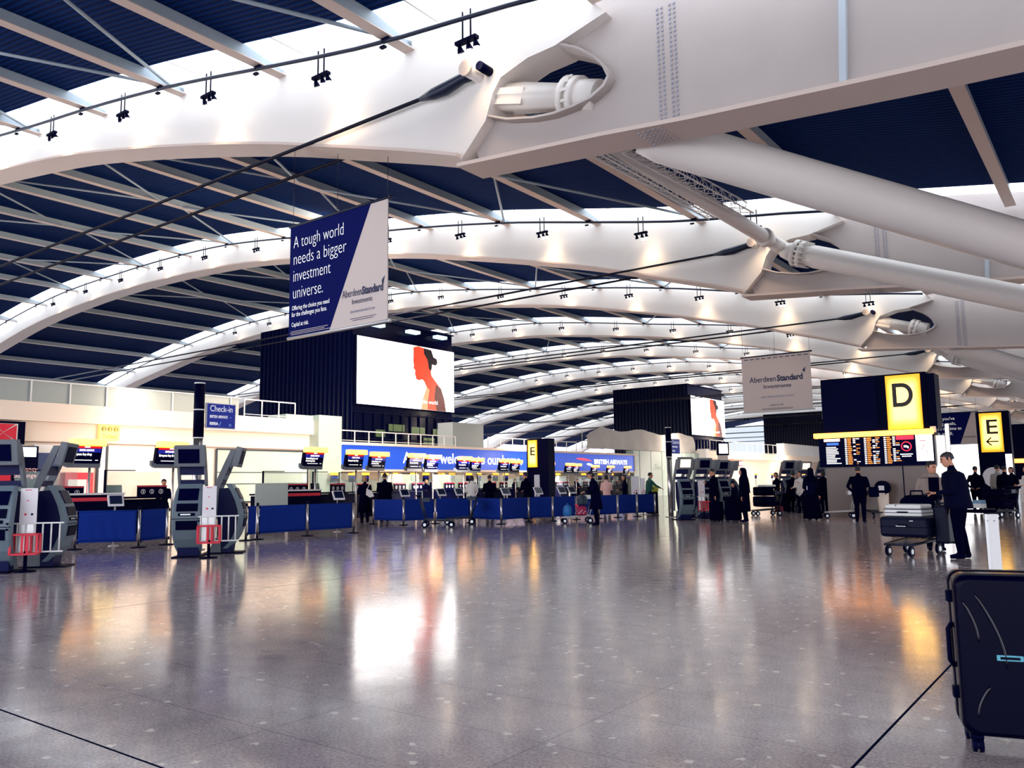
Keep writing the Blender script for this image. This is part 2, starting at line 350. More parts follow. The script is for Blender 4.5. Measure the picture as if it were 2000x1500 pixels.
def arch_parts():
    P = {}
    mb = MB()                      # curved box girder, left of the node
    xs = [-114 + 100 * i / 80 for i in range(81)]
    rings = [[(x, -0.45, ZB(x)), (x, 0.45, ZB(x)), (x, 0.45, ZD(x) + 0.3), (x, -0.45, ZD(x) + 0.3)] for x in xs]
    mb.loft(rings, smooth=False)
    z0 = ZD(-14) + 0.3
    poly = [(-14, ZB(-14))] + [(-12.35, ZB(-12.3))] + PLATE + [(-9.5, ZD(-9.5) + 0.3), (-14, z0)]
    mb.prism([(x, -0.45, z) for x, z in poly], (0, 0.9, 0))
    P['girder'] = mb.mesh('girder', m_steel)
    mb = MB()                      # bottom flange
    mb.loft([[(x, -0.62, ZB(x) - 0.05), (x, 0.62, ZB(x) - 0.05), (x, 0.62, ZB(x) + 0.03), (x, -0.62, ZB(x) + 0.03)] for x in xs + [-13, -12.2]], smooth=False)
    P['bottom_flange'] = mb.mesh('bottom_flange', m_flange)
    mb = MB()                      # tapering beam right of the node, pierced by the lens-shaped opening
    cx, cz = -10.0, 10.3
    n = len(HOLE)
    out = []
    for x, z in HOLE:
        dx, dz = x - cx, z - cz
        t = 1e9
        if dx > 1e-6: t = min(t, (-7.6 - cx) / dx)
        if dx < -1e-6: t = min(t, (-12.2 - cx) / dx)
        if dz > 1e-6: t = min(t, (11.9 - cz) / dz)
        if dz < -1e-6: t = min(t, (9.0 - cz) / dz)
        px = cx + dx * t; pz = cz + dz * t
        if dz < 0 and pz < 9.3: pz = zbeam(px)
        out.append((px, pz))
    def ring(pts, y): return [(x, y, z) for x, z in pts]
    for y in (-0.16, 0.16): mb.loft([ring(HOLE, y), ring(out, y)], cap=False, smooth=False)
    mb.loft([ring(HOLE, -0.16), ring(HOLE, 0.16)], cap=False)
    rim = [(cx + (x - cx) * 1.0, z) for x, z in HOLE]
    big = [(cx + (x - cx) * 0.965, cz + (z - cz) * 0.93) for x, z in HOLE]
    mb.loft([ring(rim, -0.42), ring(rim, 0.42), ring(big, 0.42), ring(big, -0.42), ring(rim, -0.42)], cap=False)
    bx = [-8.05, -6.4, -4.5, -2.4, 0, 3, 7, 12]
    mb.loft([[(x, -0.168, zbeam(x)), (x, 0.168, zbeam(x)), (x, 0.168, ZD(x) + 0.2), (x, -0.168, ZD(x) + 0.2)] for x in bx], smooth=False)
    mb.prism([(-9.6, -0.15, 11.2), (-7.9, -0.15, 10.6), (-7.9, -0.15, 12.0), (-9.6, -0.15, 12.3)], (0, 0.30, 0))
    P['tapered_beam'] = mb.mesh('tapered_beam', m_beam)
    mb = MB()
    fx = [-12.3, -8.3, -6.4, -2.4, -0.8, 5, 12]
    mb.loft([[(x, -0.5, zbeam(x) - 0.05), (x, 0.5, zbeam(x) - 0.05), (x, 0.5, zbeam(x) + 0.04), (x, -0.5, zbeam(x) + 0.04)] for x in fx], smooth=False)
    P['beam_flange'] = mb.mesh('beam_flange', m_flange)
    mb = MB()                      # bolted splice: web bolts and flange bolts
    for c in (-7.08, -6.98, -6.80, -6.70):
        for i in range(26): mb.box((c, -0.175, zbeam(-7) + 0.1 + i * 0.1), (0.045, 0.03, 0.045))
    for i in range(10):
        for j in range(6): mb.box((-7.5 + i * 0.11, -0.36 + j * 0.14, zbeam(-7.2) - 0.07), (0.035, 0.035, 0.03))
    P['bolts'] = mb.mesh('bolts', mat('bolt_grey', rgb(150, 150, 164), 0.45))
    mb = MB(); mb.box((-3.45, -0.22, 9.45), (0.12, 0.16, 2.5), ry=0.05)
    P['stiffener'] = mb.mesh('stiffener', mat('stiffener_blue_grey', rgb(186, 196, 206), 0.5))
    mb = MB()                      # pinned casting inside the opening
    mb.pipe([(-11.4, 0, 10.5), (-10.6, 0, 10.3), (-9.4, 0, 9.95)], [0.34, 0.36, 0.30], 6)
    mb.box((-10.85, 0, 10.42), (0.9, 0.7, 0.16), ry=0.28); mb.box((-10.9, 0, 10.2), (0.8, 0.62, 0.14), ry=0.28)
    mb.tube((-9.45, 0, 9.98), (-9.3, 0, 9.92), 0.46, n=24); mb.tube((-9.22, 0, 9.9), (-9.08, 0, 9.85), 0.46, n=24); mb.tube((-9.5, 0, 10), (-8.6, 0, 9.7), 0.38, n=20)
    for i in range(12):
        a = 2 * PI * i / 12; mb.box((-9.26 + 0.0, 0.43 * math.cos(a), 9.91 + 0.43 * math.sin(a)), (0.22, 0.07, 0.07))
    P['casting'] = mb.mesh('casting', m_steel)
    mb = MB()                      # pin where the tie rods meet
    mb.tube((-11.62, -0.95, 10.98), (-11.62, 0.95, 10.98), 0.17, n=18); mb.tube((-11.3, -0.85, 10.98), (-11.3, -0.35, 10.98), 0.11, n=14, mi=1)
    mb.tube((-11.62, -0.99, 10.98), (-11.62, -0.94, 10.98), 0.19, n=18, mi=2)
    P['pin'] = mb.mesh('pin', [m_steel, m_black, m_flange])
    return P
AP = arch_parts()
for k, y in enumerate(YK):
    a = thing('roof_arch', '%s white steel roof arch spanning the hall with lens-shaped opening at its node' % NEARNESS[k], 'roof arch', (0, y, 0), group='white roof arches')
    for nm, me in AP.items():
        if nm == 'bolts' and k > 4 or nm == 'casting' and k % 2: continue
        o = bpy.data.objects.new(nm, me); COL.objects.link(o); o.parent = a
        if nm == 'bolts': o['kind'] = 'stuff'
    lr = MB()                      # dark pipe rail hung beside the arch
    rx = [-106 + 97.5 * i / 60 for i in range(61)]
    lr.pipe([(x, 0, zp(x) - 0.12) for x in rx], 0.055, 8)
    r = thing('light_rail', 'dark pipe rail hung beside the %s arch' % NEARNESS[k], 'rail', (0, y - 1.3, 0), group='dark rails along the arches')
    lr.obj('pipe', m_pipe, r)
    cl = MB()
    for x in PX[3:-1]:
        cl.box((x, 0, zp(x) - 0.06), (0.22, 0.1, 0.16)); cl.box((x - 0.1, 0, zp(x) - 0.24), (0.16, 0.1, 0.05))
    cl.obj('clamp', m_black, r)

# tie rods, horizontal, one on each face of every arch
rod_me = MB(); rod_me.pipe([(-106, 0, 10.85), (-13.2, 0, 10.85)], 0.05, 8); rod_me = rod_me.mesh('rod', m_cable)
cl_me = MB(); cl_me.pipe([(-13.35, 0, 10.85), (-12.9, 0, 10.85), (-12.5, 0, 10.86), (-11.95, 0, 10.95), (-11.6, 0, 10.98)], [0.055, 0.14, 0.16, 0.13, 0.16], 12); cl_me = cl_me.mesh('clevis', m_pipe)
wt_me = MB(); wt_me.box((-47, 0, 10.72), (0.22, 0.12, 0.3)); wt_me = wt_me.mesh('damper', m_black)
for k, y in enumerate(YK):
    for s, side in ((-0.66, 'front'), (0.66, 'rear')):
        t = thing('tie_rod', 'dark steel tie rod running along the %s face of the %s arch' % (side, NEARNESS[k]), 'tie rod', (0, y + s, 0), group='tie rods of the roof arches')
        for nm, me in (('rod', rod_me), ('clevis', cl_me), ('damper', wt_me)):
            o = bpy.data.objects.new(nm, me); COL.objects.link(o); o.parent = t

# purlins: shallow beams between arches, tapering to thin ends over the skylight
def purlin_mesh(x, y0, y1):
    mb = MB(); zt = ZD(x) + 0.02; zb = zp(x)
    st = [(y0, 0.36), (y0 + 0.3, 0.36), (y1 - 1.9, 0.36), (y1 - 0.5, 0.10)]
    mb.loft([[(x - 0.13, y, zb), (x + 0.13, y, zb), (x + 0.13, y, zb + d), (x - 0.13, y, zb + d)] for y, d in st], smooth=False)
    mb.loft([[(x - 0.17, y, zb - 0.03), (x + 0.17, y, zb - 0.03), (x + 0.17, y, zb), (x - 0.17, y, zb)] for y in (y0, y1 - 0.45)], mi=1, smooth=False)
    return mb.mesh('purlin', [m_purlin, m_flange])
for i, x in enumerate(PX):
    near = purlin_mesh(x, -11.5, YK[0]); me = purlin_mesh(x, 0.45, 18.0)
    for k in range(0, 9):
        if k == 0:
            if x < -62: continue
            o = bpy.data.objects.new('roof_purlin', near)
        else:
            if x > -2 and k > 2: continue
            o = bpy.data.objects.new('roof_purlin', me); o.location = (0, YK[k - 1], 0)
        COL.objects.link(o)
        where = 'in front of the nearest arch' if k == 0 else 'between the %s and %s arches' % (NEARNESS[k - 1], NEARNESS[k])
        tag(o, 'pale steel roof purlin %s, %s along from the column side' % (where, ORD[i]), 'purlin', 'purlins ' + where)
# slim diagonal braces under the deck
def brace(p, q, label):
    mb = MB(); mb.tube(p, q, 0.055, n=8)
    tag(mb.obj('diagonal_brace', m_purlin), label, 'brace', 'diagonal roof braces')
for k in range(0, 5):
    yb = YK[k]; ym = yb - 8.9
    w_ = 'in front of the nearest arch' if k == 0 else 'between the %s and %s arches' % (NEARNESS[k - 1], NEARNESS[k])
    for i in ((4, 6, 8) if k == 0 else (4, 6, 8, 10, 12) if k < 3 else (6, 10)):
        for di in (-1, 1):
            for ye, nm in ((yb - 0.55, 'far'), (yb - 17.4, 'near')):
                if ye < -2: continue
                a, c = PX[i], PX[i + di]
                brace((a + 0.16 * di, ym + (0.3 if nm == 'far' else -0.3), zp(a) + 0.04), (c - 0.16 * di, ye, zp(c) + 0.12), 'thin brace %s, %s end, %s to %s purlin' % (w_, nm, ORD[i], ORD[i + di]))

# spotlight clusters under the rails
def make_cluster():
    t = thing('spotlight_cluster', 'x', 'spotlights')
    mb = MB(); mb.box((0, 0, -0.32), (0.62, 0.14, 0.08)); mb.box((-0.12, 0, 0.05), (0.03, 0.03, 0.75)); mb.box((0.12, 0, 0.05), (0.03, 0.03, 0.75))
    mb.obj('bracket', m_black, t)
    for dx in (-0.22, 0.04, 0.25):
        mb = MB(); mb.pipe([(dx, 0, -0.36), (dx, 0.02, -0.44), (dx, 0.06, -0.52)], [0.03, 0.06, 0.085], 10)
        l = mb.obj('lamp', m_black, t)
        if dx > 0:
            mb = MB(); mb.sphere((dx, 0.05, -0.575), 0.075, u=10, v=6); mb.obj('bulb', mat('hot_bulb', (1, 0.8, 0.6, 1), emit=14, emitcol=(1, 0.82, 0.62, 1)), l)
    return t
proto = make_cluster(); first = True
CX = [-11.4, -16.5, -21.8, -27.0, -32.4, -38.3, -44.5, -50.4, -56.1, -61.8, -67.4, -73.1]
for k, y in enumerate(YK[:8]):
    for i, x in enumerate(CX if k else CX[:7]):
        loc = (x, y - 1.17, zp(x) - 0.28)
        lb = 'cluster of three spotlights under the rail of the %s arch, %s from the node' % (NEARNESS[k], ORD[i])
        if first: o = proto; o.location = loc; o['label'] = lb; o['group'] = 'spotlight clusters'; first = False
        else: o = dup(proto, loc, 0, lb, 'spotlight clusters')
        if k < 6 and i < (7 if k < 4 else 9):
            lamp('spot_beam', 'SPOT', (0.14, 0.1, -0.72), SPOT_W, (1, 0.72, 0.45), aim=(0, 0.5, -1), parent=o, spot_size=math.radians(105), spot_blend=1.0, shadow_soft_size=0.3)

# ------------------------------------------------------------------ tubular legs and struts
def P3(x, y, z): return Vector((x, y, z))
def leg(p, q, r, k, kind):
    p, q = Vector(p), Vector(q); d = (q - p).normalized()
    t = thing('tubular_leg', '%s white tubular leg propping the %s arch' % (kind, NEARNESS[k]), 'leg', p, group='white tubular roof legs')
    mb = MB(); mb.pipe([(0, 0, 0), d * 0.5, (q - p)], [r * 0.8, r, r], 32); mb.obj('tube', m_steel, t)
    mb = MB(); e_ = q - p; mb.box((e_.x + 0.3, e_.y, (q.z + 0.4) / 2 - p.z), (1.0, 0.9, q.z + 0.4), bev=0.05); mb.obj('base', m_beam, t)
    if k % 2:
        mb = MB()
        mb.tube(-d * 0.12, d * 0.04, r * 1.16, n=28); mb.tube(-d * 0.36, -d * 0.2, r * 1.2, n=28); mb.tube(-d * 0.9, -d * 0.36, r * 0.6, r * 0.95, n=20)
        a = d.cross(Vector((0, 0, 1))).normalized(); b = d.cross(a)
        for i in range(16):
            g = 2 * PI * i / 16; c = a * math.cos(g) * r * 1.1 + b * math.sin(g) * r * 1.1
            mb.tube(c - d * 0.22, c + d * 0.3, 0.05, 0.02, n=5)
        mb.obj('collar', m_steel, t)
    return t
for k in range(6):
    y = YK[k]
    if k % 2 == 0:
        leg((-8.05, y + 0.8, 8.98), (11.1, y + 14.64, 1.19), 0.5, k, 'thick')
    else:
        leg((-9.55, y - 1.0, 10.08), (10.8, y - 2.35, 1.8), 0.44, k, 'collared')
for k in (1, 3, 5):
    y = YK[k]
    p, q = Vector((-12.3, y - 12.4, 11.9)), Vector((-10.5, y - 1.6, 10.6))
    t = thing('bracing_strut', 'slender white strut running up from the node of the %s arch' % NEARNESS[k], 'strut', p, group='slender roof struts')
    mb = MB(); mb.pipe([(0, 0, 0), (q - p) * 0.9, (q - p)], [0.24, 0.28, 0.22], 18); mb.obj('tube', m_steel, t)
    mb = MB(); d = (q - p).normalized(); mb.tube((q - p) * 0.93, (q - p) * 0.95, 0.36, n=18); mb.tube((q - p) * 0.98, (q - p) * 1.08, 0.26, 0.3, n=6); mb.obj('end_casting', m_steel, t)
def truss(p, q, label, wd=0.55):
    p, q = Vector(p), Vector(q); t = thing('lattice_truss', label, 'truss', p, group='lattice trusses by the strut')
    d = q - p; n = 12; sd = d.cross(Vector((0, 0, 1))).normalized() * wd; upv = Vector((0, 0, wd * 0.9))
    ch = [Vector((0, 0, 0)), sd, sd * 0.5 + upv]
    mb = MB()
    for c in ch: mb.tube(c, c + d, 0.028, n=6)
    mb.obj('chords', m_white, t)
    mb = MB()
    for i in range(n):
        for a in range(3):
            b = (a + 1) % 3
            mb.tube(ch[a] + d * (i / n), ch[b] + d * ((i + 1) / n), 0.014, n=5); mb.tube(ch[a] + d * (i / n), ch[b] + d * (i / n), 0.012, n=5)
    mb.obj('lattice', m_white, t)
truss((-12.5, 20.6, 11.35), (-11.6, 27.6, 10.85), 'thin lattice truss below the slender white strut', 0.25)
truss((-11.6, 21.2, 11.3), (-10.55, 28.0, 10.85), 'wider lattice truss above the slender white strut', 0.5)
# ------------------------------------------------------------------ sight lines used to set things out on the plan
def ray(px, py): return fw + rt * ((px - 1000) / F_PX) - up * ((py - 750) / F_PX)
def on_floor(px, py, z=0.0):
    r = ray(px, py); return CAM + r * ((z - CAM.z) / r.z)
def on_x(px, py, X): r = ray(px, py); return CAM + r * (X / r.x)
def on_y(px, py, Y): r = ray(px, py); return CAM + r * (Y / r.y)
def fy(px, X=-37.2): return on_x(px, 900, X).y

# ------------------------------------------------------------------ left facade (setting)
mb = MB(); mb.box((-38.3, 5.6, 2.15), (1.6, 50.6, 4.28))
wl = struct(mb.obj('wall_left', m_cream), 'cream lower wall of the left facade block')
mb = MB(); mb.box((-37.9, 5.5, 4.7), (1.5, 51, 0.82), bev=0.02); struct(mb.obj('trim_1', m_cream), 'cream fascia band above the left shop fronts')
mb = MB(); mb.box((-37.45, 5.5, 3.42), (0.06, 50.4, 0.05)); struct(mb.obj('trim_2', mat('shadow_gap', rgb(150, 120, 110), 0.6)), 'thin joint line above the left doors')
mb = MB()
mb.box((-37.5, 1.0, 5.58), (0.08, 49.6, 0.92)); struct(mb.obj('wall_parapet', m_parapet), 'pale grey panelled parapet above the left fascia')
mb = MB()
for i in range(-20, 7): mb.box((-37.42, 15.5 + 1.63 * i, 5.58), (0.06, 0.05, 0.94))
mb.box((-37.45, 1.0, 6.06), (0.14, 49.7, 0.05))
struct(mb.obj('trim_3', m_white), 'white parapet posts and capping rail')
mb = MB(); mb.box((-45, 5.5, 4.95), (15, 51, 0.3)); struct(mb.obj('floor_upper_left', m_cream), 'upper level floor behind the left parapet')
mb = MB(); mb.box((-37.6, 31.4, 2.7), (1.8, 1.7, 5.4)); mb.box((-38.0, 29.6, 4.9), (1.6, 1.9, 0.95))
struct(mb.obj('wall_pier', m_palegreen), 'pale green pier at the end of the left block')
# recessed airline hall behind the desks
mb = MB(); mb.box((-39.6, 58, 1.95), (0.4, 52, 3.9)); struct(mb.obj('wall_back', mat('hall_back_wall', rgb(246, 236, 214), 0.6, noise=(0.5, 0.03))), 'cream wall behind the far check-in desks')
mb = MB(); mb.box((-38.3, 50.4, 3.87), (2.8, 36.4, 0.16)); mb.box((-38.3, 50.4, 2.28), (2.4, 36.4, 0.12)); struct(mb.obj('trim_4', m_cream), 'cream frame above and below the blue airline sign')
mb = MB(); mb.box((-37.6, 75.8, 2.15), (0.8, 14.9, 4.3)); struct(mb.obj('wall_green', m_palegreen), 'pale green wall beyond the blue airline sign')
mb = MB()
for y in (69.5, 71.8, 74.1, 76.4, 78.7, 81): mb.box((-37.19, y, 2.15), (0.02, 0.04, 4.3))
struct(mb.obj('trim_5', mat('green_joint', rgb(120, 142, 136), 0.5)), 'joints of the pale green wall')
mb = MB(); mb.box((-38.3, 108, 2.15), (1.6, 49.6, 4.28)); struct(mb.obj('wall_far', m_cream), 'cream lower wall of the far facade block')
mb = MB(); mb.box((-37.7, 108, 4.25), (1.9, 49.6, 0.82)); struct(mb.obj('trim_6', m_cream), 'cream fascia band of the far block')
mb = MB(); mb.box((-36.9, 83.4, 2.4), (1.0, 0.9, 4.8)); struct(mb.obj('wall_pier_far', m_white), 'white pier at the start of the far block')
mb = MB(); mb.box((-45, 90, 3.8), (14, 110, 0.25)); struct(mb.obj('floor_upper_far', m_cream), 'upper level floor behind the airline sign')
mb = MB(); mb.box((-37.6, 119, 5.4), (1.0, 18, 1.7)); struct(mb.obj('wall_upper_far', m_white), 'white upper wall block of the far facade')
mb = MB(); mb.box((-38.2, 44.7, 4.8), (1.4, 3.4, 1.75)); struct(mb.obj('wall_block', m_parapet), 'pale box wall right of the big screen tower')
# daylit glazed end wall of the hall
mb = MB(); mb.box((-50, 222.3, 8), (140, 0.2, 16.5))
struct(mb.obj('window_end', mat('daylit_glazing', (0.95, 0.97, 1, 1), 0.4, emit=0.4, emitcol=(0.75, 0.86, 0.94, 1))), 'daylit glazed end wall of the hall')
mb = MB()
for px0, px1 in ((1832, 1880), (1884, 1926)):
    a = on_y(px0, 925, 92); b = on_y(px1, 870, 92); mb.box(((a.x + b.x) / 2, 92, 2.9), (abs(b.x - a.x), 0.3, 5.4))
struct(mb.obj('window_daylit', mat('white_backlit_panel', (1, 1, 1, 1), 0.3, emit=1.8, emitcol=(1, 0.98, 0.96, 1))), 'tall white daylit glass panels behind the two talking men')
mb = MB(); mb.box((11.5, 100, 7.2), (0.4, 224, 6.4)); struct(mb.obj('wall_sky_blocker', m_cream), 'added unseen upper wall blocking sky light from the right of the concourse')  # added out of view to keep sky light off the roof beam
mb = MB(); mb.box((6, 200, 5), (10, 0.4, 10)); struct(mb.obj('wall_right_far', m_cream), 'cream wall far along the concourse')

def railing(label, y0, y1, z0, z1, n, x=-37.25):
    t = thing('balcony_railing', label, 'railing', (x, y0, z0))
    mb = MB(); mb.box((0, (y1 - y0) / 2, z1 - z0), (0.07, y1 - y0, 0.06)); mb.box((0, (y1 - y0) / 2, 0.12), (0.03, y1 - y0, 0.03)); mb.obj('handrail', m_white, t)
    for i in range(n + 1):
        mb = MB(); mb.box((0, (y1 - y0) * i / n, (z1 - z0) / 2), (0.05, 0.05, z1 - z0)); mb.obj('post', m_white, t)
railing('white railing at the end of the left parapet', 26.0, 29.3, 5.1, 6.0, 3)
railing('white railing above the blue airline sign, below the nearest big screen', 32.6, 43.0, 3.95, 4.65, 9)
railing('white railing above the blue airline sign, right of the pale box wall', 46.6, 58.5, 3.95, 4.75, 8)
railing('white railing on the far block below the second big screen', 86, 108, 4.66, 5.9, 12)
railing('white railing on the far block beyond the white upper wall', 128.5, 140, 4.66, 5.9, 8)

# windows and doors of the left block
def window(n, y0, y1, z0, z1, label, mt, bars=(), x=-37.46):
    t = bpy.data.objects.new('window_%d' % n, None); COL.objects.link(t); t.location = (x, 0, 0); struct(t, label)
    mb = MB(); mb.box((0, (y0 + y1) / 2, (z0 + z1) / 2), (0.04, y1 - y0, z1 - z0)); mb.obj('pane', mt, t)
    mb = MB()
    for zz in (z0, z1): mb.box((0.03, (y0 + y1) / 2, zz), (0.06, y1 - y0, 0.07))
    for yy in (y0, y1): mb.box((0.03, yy, (z0 + z1) / 2), (0.06, 0.09, z1 - z0))
    for zz in bars: mb.box((0.03, (y0 + y1) / 2, zz), (0.05, y1 - y0, 0.035))
    mb.obj('frame', mat('window_frame_dark', rgb(28, 44, 60), 0.5), t)
window(21, 24.55, 30.4, 0.6, 3.33, 'wide pale green glass window behind the second kiosk pair', m_greenglass, (1.55, 2.15))
window(22, 31.0 - 12.5, 31.0 - 12.1, 0.05, 3.35, 'narrow dark framed opening between the first two bag drop signs', m_white)
def wall_glass(n, y0, y1, z1, label):
    mb = MB(); mb.box((-39.36, (y0 + y1) / 2, z1 / 2), (0.04, y1 - y0, z1)); struct(mb.obj('window_%d' % n, m_greenglass), label)
for i in range(6): wall_glass(30 + i, 34 + i * 5.6, 37.6 + i * 5.6, 1.75, 'pale green glass screen behind the far desks')

# ------------------------------------------------------------------ blue airline sign
m_bluelit = mat('lit_airline_blue', rgb(24, 74, 196), 0.4, emit=0.28, emitcol=rgb(40, 96, 226))
t = thing('airline_fascia_sign', 'long lit blue airline fascia sign with white lettering above the check-in desks', 'sign', (-37.2, 50.4, 3.08), face(1, 0))
mb = MB(); mb.box((0, 0.15, 0), (36.0, 0.3, 1.46)); mb.obj('panel', m_bluelit, t)
mb = MB()
for zz in (-0.76, 0.76): mb.box((0, 0.12, zz), (36.2, 0.4, 0.07))
for xx in (-18.05, 18.05): mb.box((xx, 0.12, 0), (0.09, 0.4, 1.55))
mb.obj('frame', m_cream, t)
def sx(px): return fy(px) - 50.4
m_lit_w = mat('lit_white_lettering', (1, 1, 1, 1), 0.5, emit=0.7)
text('A warm welcome to our home.', 1.0, m_lit_w, t, (sx(787), -0.02, -0.30), width=sx(1019) - sx(787), bold=0.012)
text('BRITISH AIRWAYS', 0.55, m_lit_w, t, (sx(1160), -0.02, -0.1), width=sx(1224) - sx(1160), bold=0.02)
text('AYS', 0.6, m_lit_w, t, (sx(663) - 1.25, -0.02, -0.1), width=1.25, bold=0.015)
def ribbon(px0, px1, z, mt, flip, name):
    a, b = sx(px0), sx(px1); n = 14; up_, lo = [], []
    for i in range(n + 1):
        u = i / n; x = a + (b - a) * u
        c = z + (0.16 * (1 - u) if not flip else -0.16 * u - 0.02)
        h = 0.15 * math.sin(PI * min(1, u * 0.9 + 0.12)) ** 0.8
        up_.append((x, -0.01, c + h)); lo.append((x, -0.01, c - h * 0.35))
    mb = MB(); mb.prism(up_ + lo[::-1], (0, -0.02, 0)); mb.obj(name, mt, t)
ribbon(1126, 1156, 0.12, mat('lit_ribbon_red', rgb(226, 60, 90), 0.4, emit=0.6), False, 'red_ribbon')
ribbon(1146, 1160, -0.14, m_lit_w, True, 'white_ribbon')
zs = thing('wall_lettering', 'faint white zone lettering on the pale green wall', 'sign', (-37.16, 71, 2.9), face(1, 0))
text('Zone 1.', 0.9, mat('faint_lettering', rgb(214, 226, 220), 0.5), zs, (1.5, 0, -0.4), name='zone_lettering')
# sheeted scaffold above the sign
mb = MB(); n = 24
rows = []
for j, z in enumerate((4.34, 4.7, 5.4, 6.2)):
    rows.append([(-37.5 + 0.12 * math.sin(i * 2.1 + j) - 0.1 * (j == 3), 60.5 + 22 * i / n, z + (0.18 * math.sin(i * 0.7) if j == 3 else 0) - (0.9 * max(0, 1 - i / 3.0) if j == 3 else 0)) for i in range(n + 1)])
mb.loft(rows, cap=False, closed=False)
for i in (0, 6, 12, 18, 24): mb.tube((-37.9, 60.5 + 22 * i / n, 4.32), (-37.9, 60.5 + 22 * i / n, 6.1), 0.04, n=6)
tag(mb.obj('scaffold_sheet', mat('pale_sheeting', rgb(206, 200, 194), 0.7, noise=(1.2, 0.06))), 'pale plastic sheeting hung over scaffold above the airline sign', 'sheeting')

# ------------------------------------------------------------------ glass towers with big screens
m_tower = mat('dark_tower_glass', rgb(2, 5, 44), 0.2, spec=0.1)
m_fin = mat('tower_fin', rgb(4, 12, 52), 0.5, spec=0.08)
m_scr_white = mat('lit_screen_white', (1, 1, 1, 1), 0.3, emit=1.5, emitcol=(1, 0.97, 0.97, 1))
m_scr_red = mat('lit_screen_skin', rgb(226, 64, 36), 0.4, emit=0.3, emitcol=rgb(236, 80, 46))
m_scr_red2 = mat('lit_screen_skin_light', rgb(250, 150, 100), 0.4, emit=0.5, emitcol=rgb(255, 150, 110))
m_scr_dark = mat('screen_hair', rgb(34, 12, 26), 0.4)
def tower(y0, label, screen_w=10.2, z_top=13.1, detailed=True):
    yc = y0 + 5.1
    t = thing('glass_tower', label, 'tower', (-42, yc, 0), face(1, 0), 'dark glass towers behind the facade')
    mb = MB(); mb.box((0, 5.2, z_top / 2), (10.3, 10.3, z_top)); mb.obj('glass_core', m_tower, t)
    mb = MB()
    for i in range(22): mb.box((-5.2, 0.3 + i * 0.47, z_top / 2 + 2), (0.16, 0.05, z_top - 4.2))
    for i in range(12): mb.box((-5.0 + i * 0.91, -0.02, 5.2), (0.05, 0.12, 2.6))
    for zz in (4.6, 6.4, z_top - 0.1): mb.box((0, 0, zz), (10.5, 0.2, 0.08))
    mb.obj('fins', m_fin, t)
    if detailed:
        mb = MB()
        for xx, zz, ww in ((-1.0, 5.45, 1.6), (1.2, 5.35, 1.5), (3.5, 5.3, 1.3), (2.4, 4.6, 1.2), (-2.6, 5.0, 0.9)): mb.box((xx, -0.06, zz), (ww, 0.02, 0.5))
        mb.obj('lit_panes', mat('lit_office_green', rgb(60, 80, 50), 0.4, emit=0.12, emitcol=rgb(150, 170, 110)), t)
        mb = MB()
        for xx in (-3.2, 0.4, 3.4): mb.box((xx, -0.3, z_top - 0.5), (1.1, 0.5, 0.22))
        mb.obj('top_lights', mat('tower_top_light', rgb(200, 230, 240), 0.4, emit=0.6), t)
    s = thing('advert_screen', 'bright screen showing a woman in profile, on the ' + label.replace('dark glass ', '').replace(' rising', '').replace(' farthest along the facade,', '').replace(' further along the facade,', ''), 'screen', (-41.95, yc, 9.28), face(1, 0), 'big advertising screens')
    mb = MB(); mb.box((0, -0.1, 0), (10.2, 0.2, 4.85)); mb.obj('housing', m_black, s)
    mb = MB(); mb.box((0, -0.21, 0), (10.05, 0.03, 4.7)); mb.obj('display', m_scr_white, s)
    def U(pts): return [((u - 0.5) * 10.05, -0.232, (v - 0.5) * 4.7) for u, v in pts]
    mb = MB(); mb.prism(U([(0.545, 0.97), (0.60, 1.0), (0.70, 0.97), (0.745, 0.86), (0.75, 0.7), (0.735, 0.62), (0.745, 0.55), (0.79, 0.47), (0.85, 0.36), (0.885, 0.2), (0.905, 0.0), (0.63, 0.0), (0.65, 0.18), (0.69, 0.36), (0.665, 0.44), (0.645, 0.475), (0.60, 0.455), (0.578, 0.47), (0.57, 0.52), (0.562, 0.55), (0.568, 0.6), (0.548, 0.64), (0.552, 0.68), (0.545, 0.76), (0.548, 0.87)]), (0, -0.006, 0)); mb.obj('portrait', m_scr_red, s)
    mb = MB(); mb.prism(U([(0.66, 0.985), (0.74, 0.97), (0.765, 0.86), (0.80, 0.84), (0.81, 0.78), (0.79, 0.73), (0.75, 0.74), (0.74, 0.63), (0.715, 0.66), (0.70, 0.8), (0.66, 0.9)]), (0, -0.012, 0)); mb.obj('portrait_hair', m_scr_dark, s)
    mb = MB(); mb.prism(U([(0.79, 0.42), (0.85, 0.36), (0.885, 0.2), (0.905, 0.0), (0.80, 0.0), (0.775, 0.2)]), (0, -0.01, 0)); mb.obj('portrait_shadow', mat('screen_shadow_red', rgb(96, 18, 26), 0.4), s)
    mb = MB(); mb.prism(U([(0.65, 0.18), (0.69, 0.36), (0.72, 0.33), (0.70, 0.12), (0.70, 0.0), (0.63, 0.0)]), (0, -0.008, 0)); mb.obj('portrait_glow', m_scr_red2, s)
    text('of the world', 0.42, m_lit_w, s, (1.0, -0.25, -1.9), name='caption')
    return t
tower(37.9, 'dark glass tower rising behind the blue airline sign')
tower(91.3, 'dark glass tower further along the facade, behind the second Check-in post', detailed=False)
tower(145.0, 'dark glass tower farthest along the facade, beside the departures board', detailed=False)

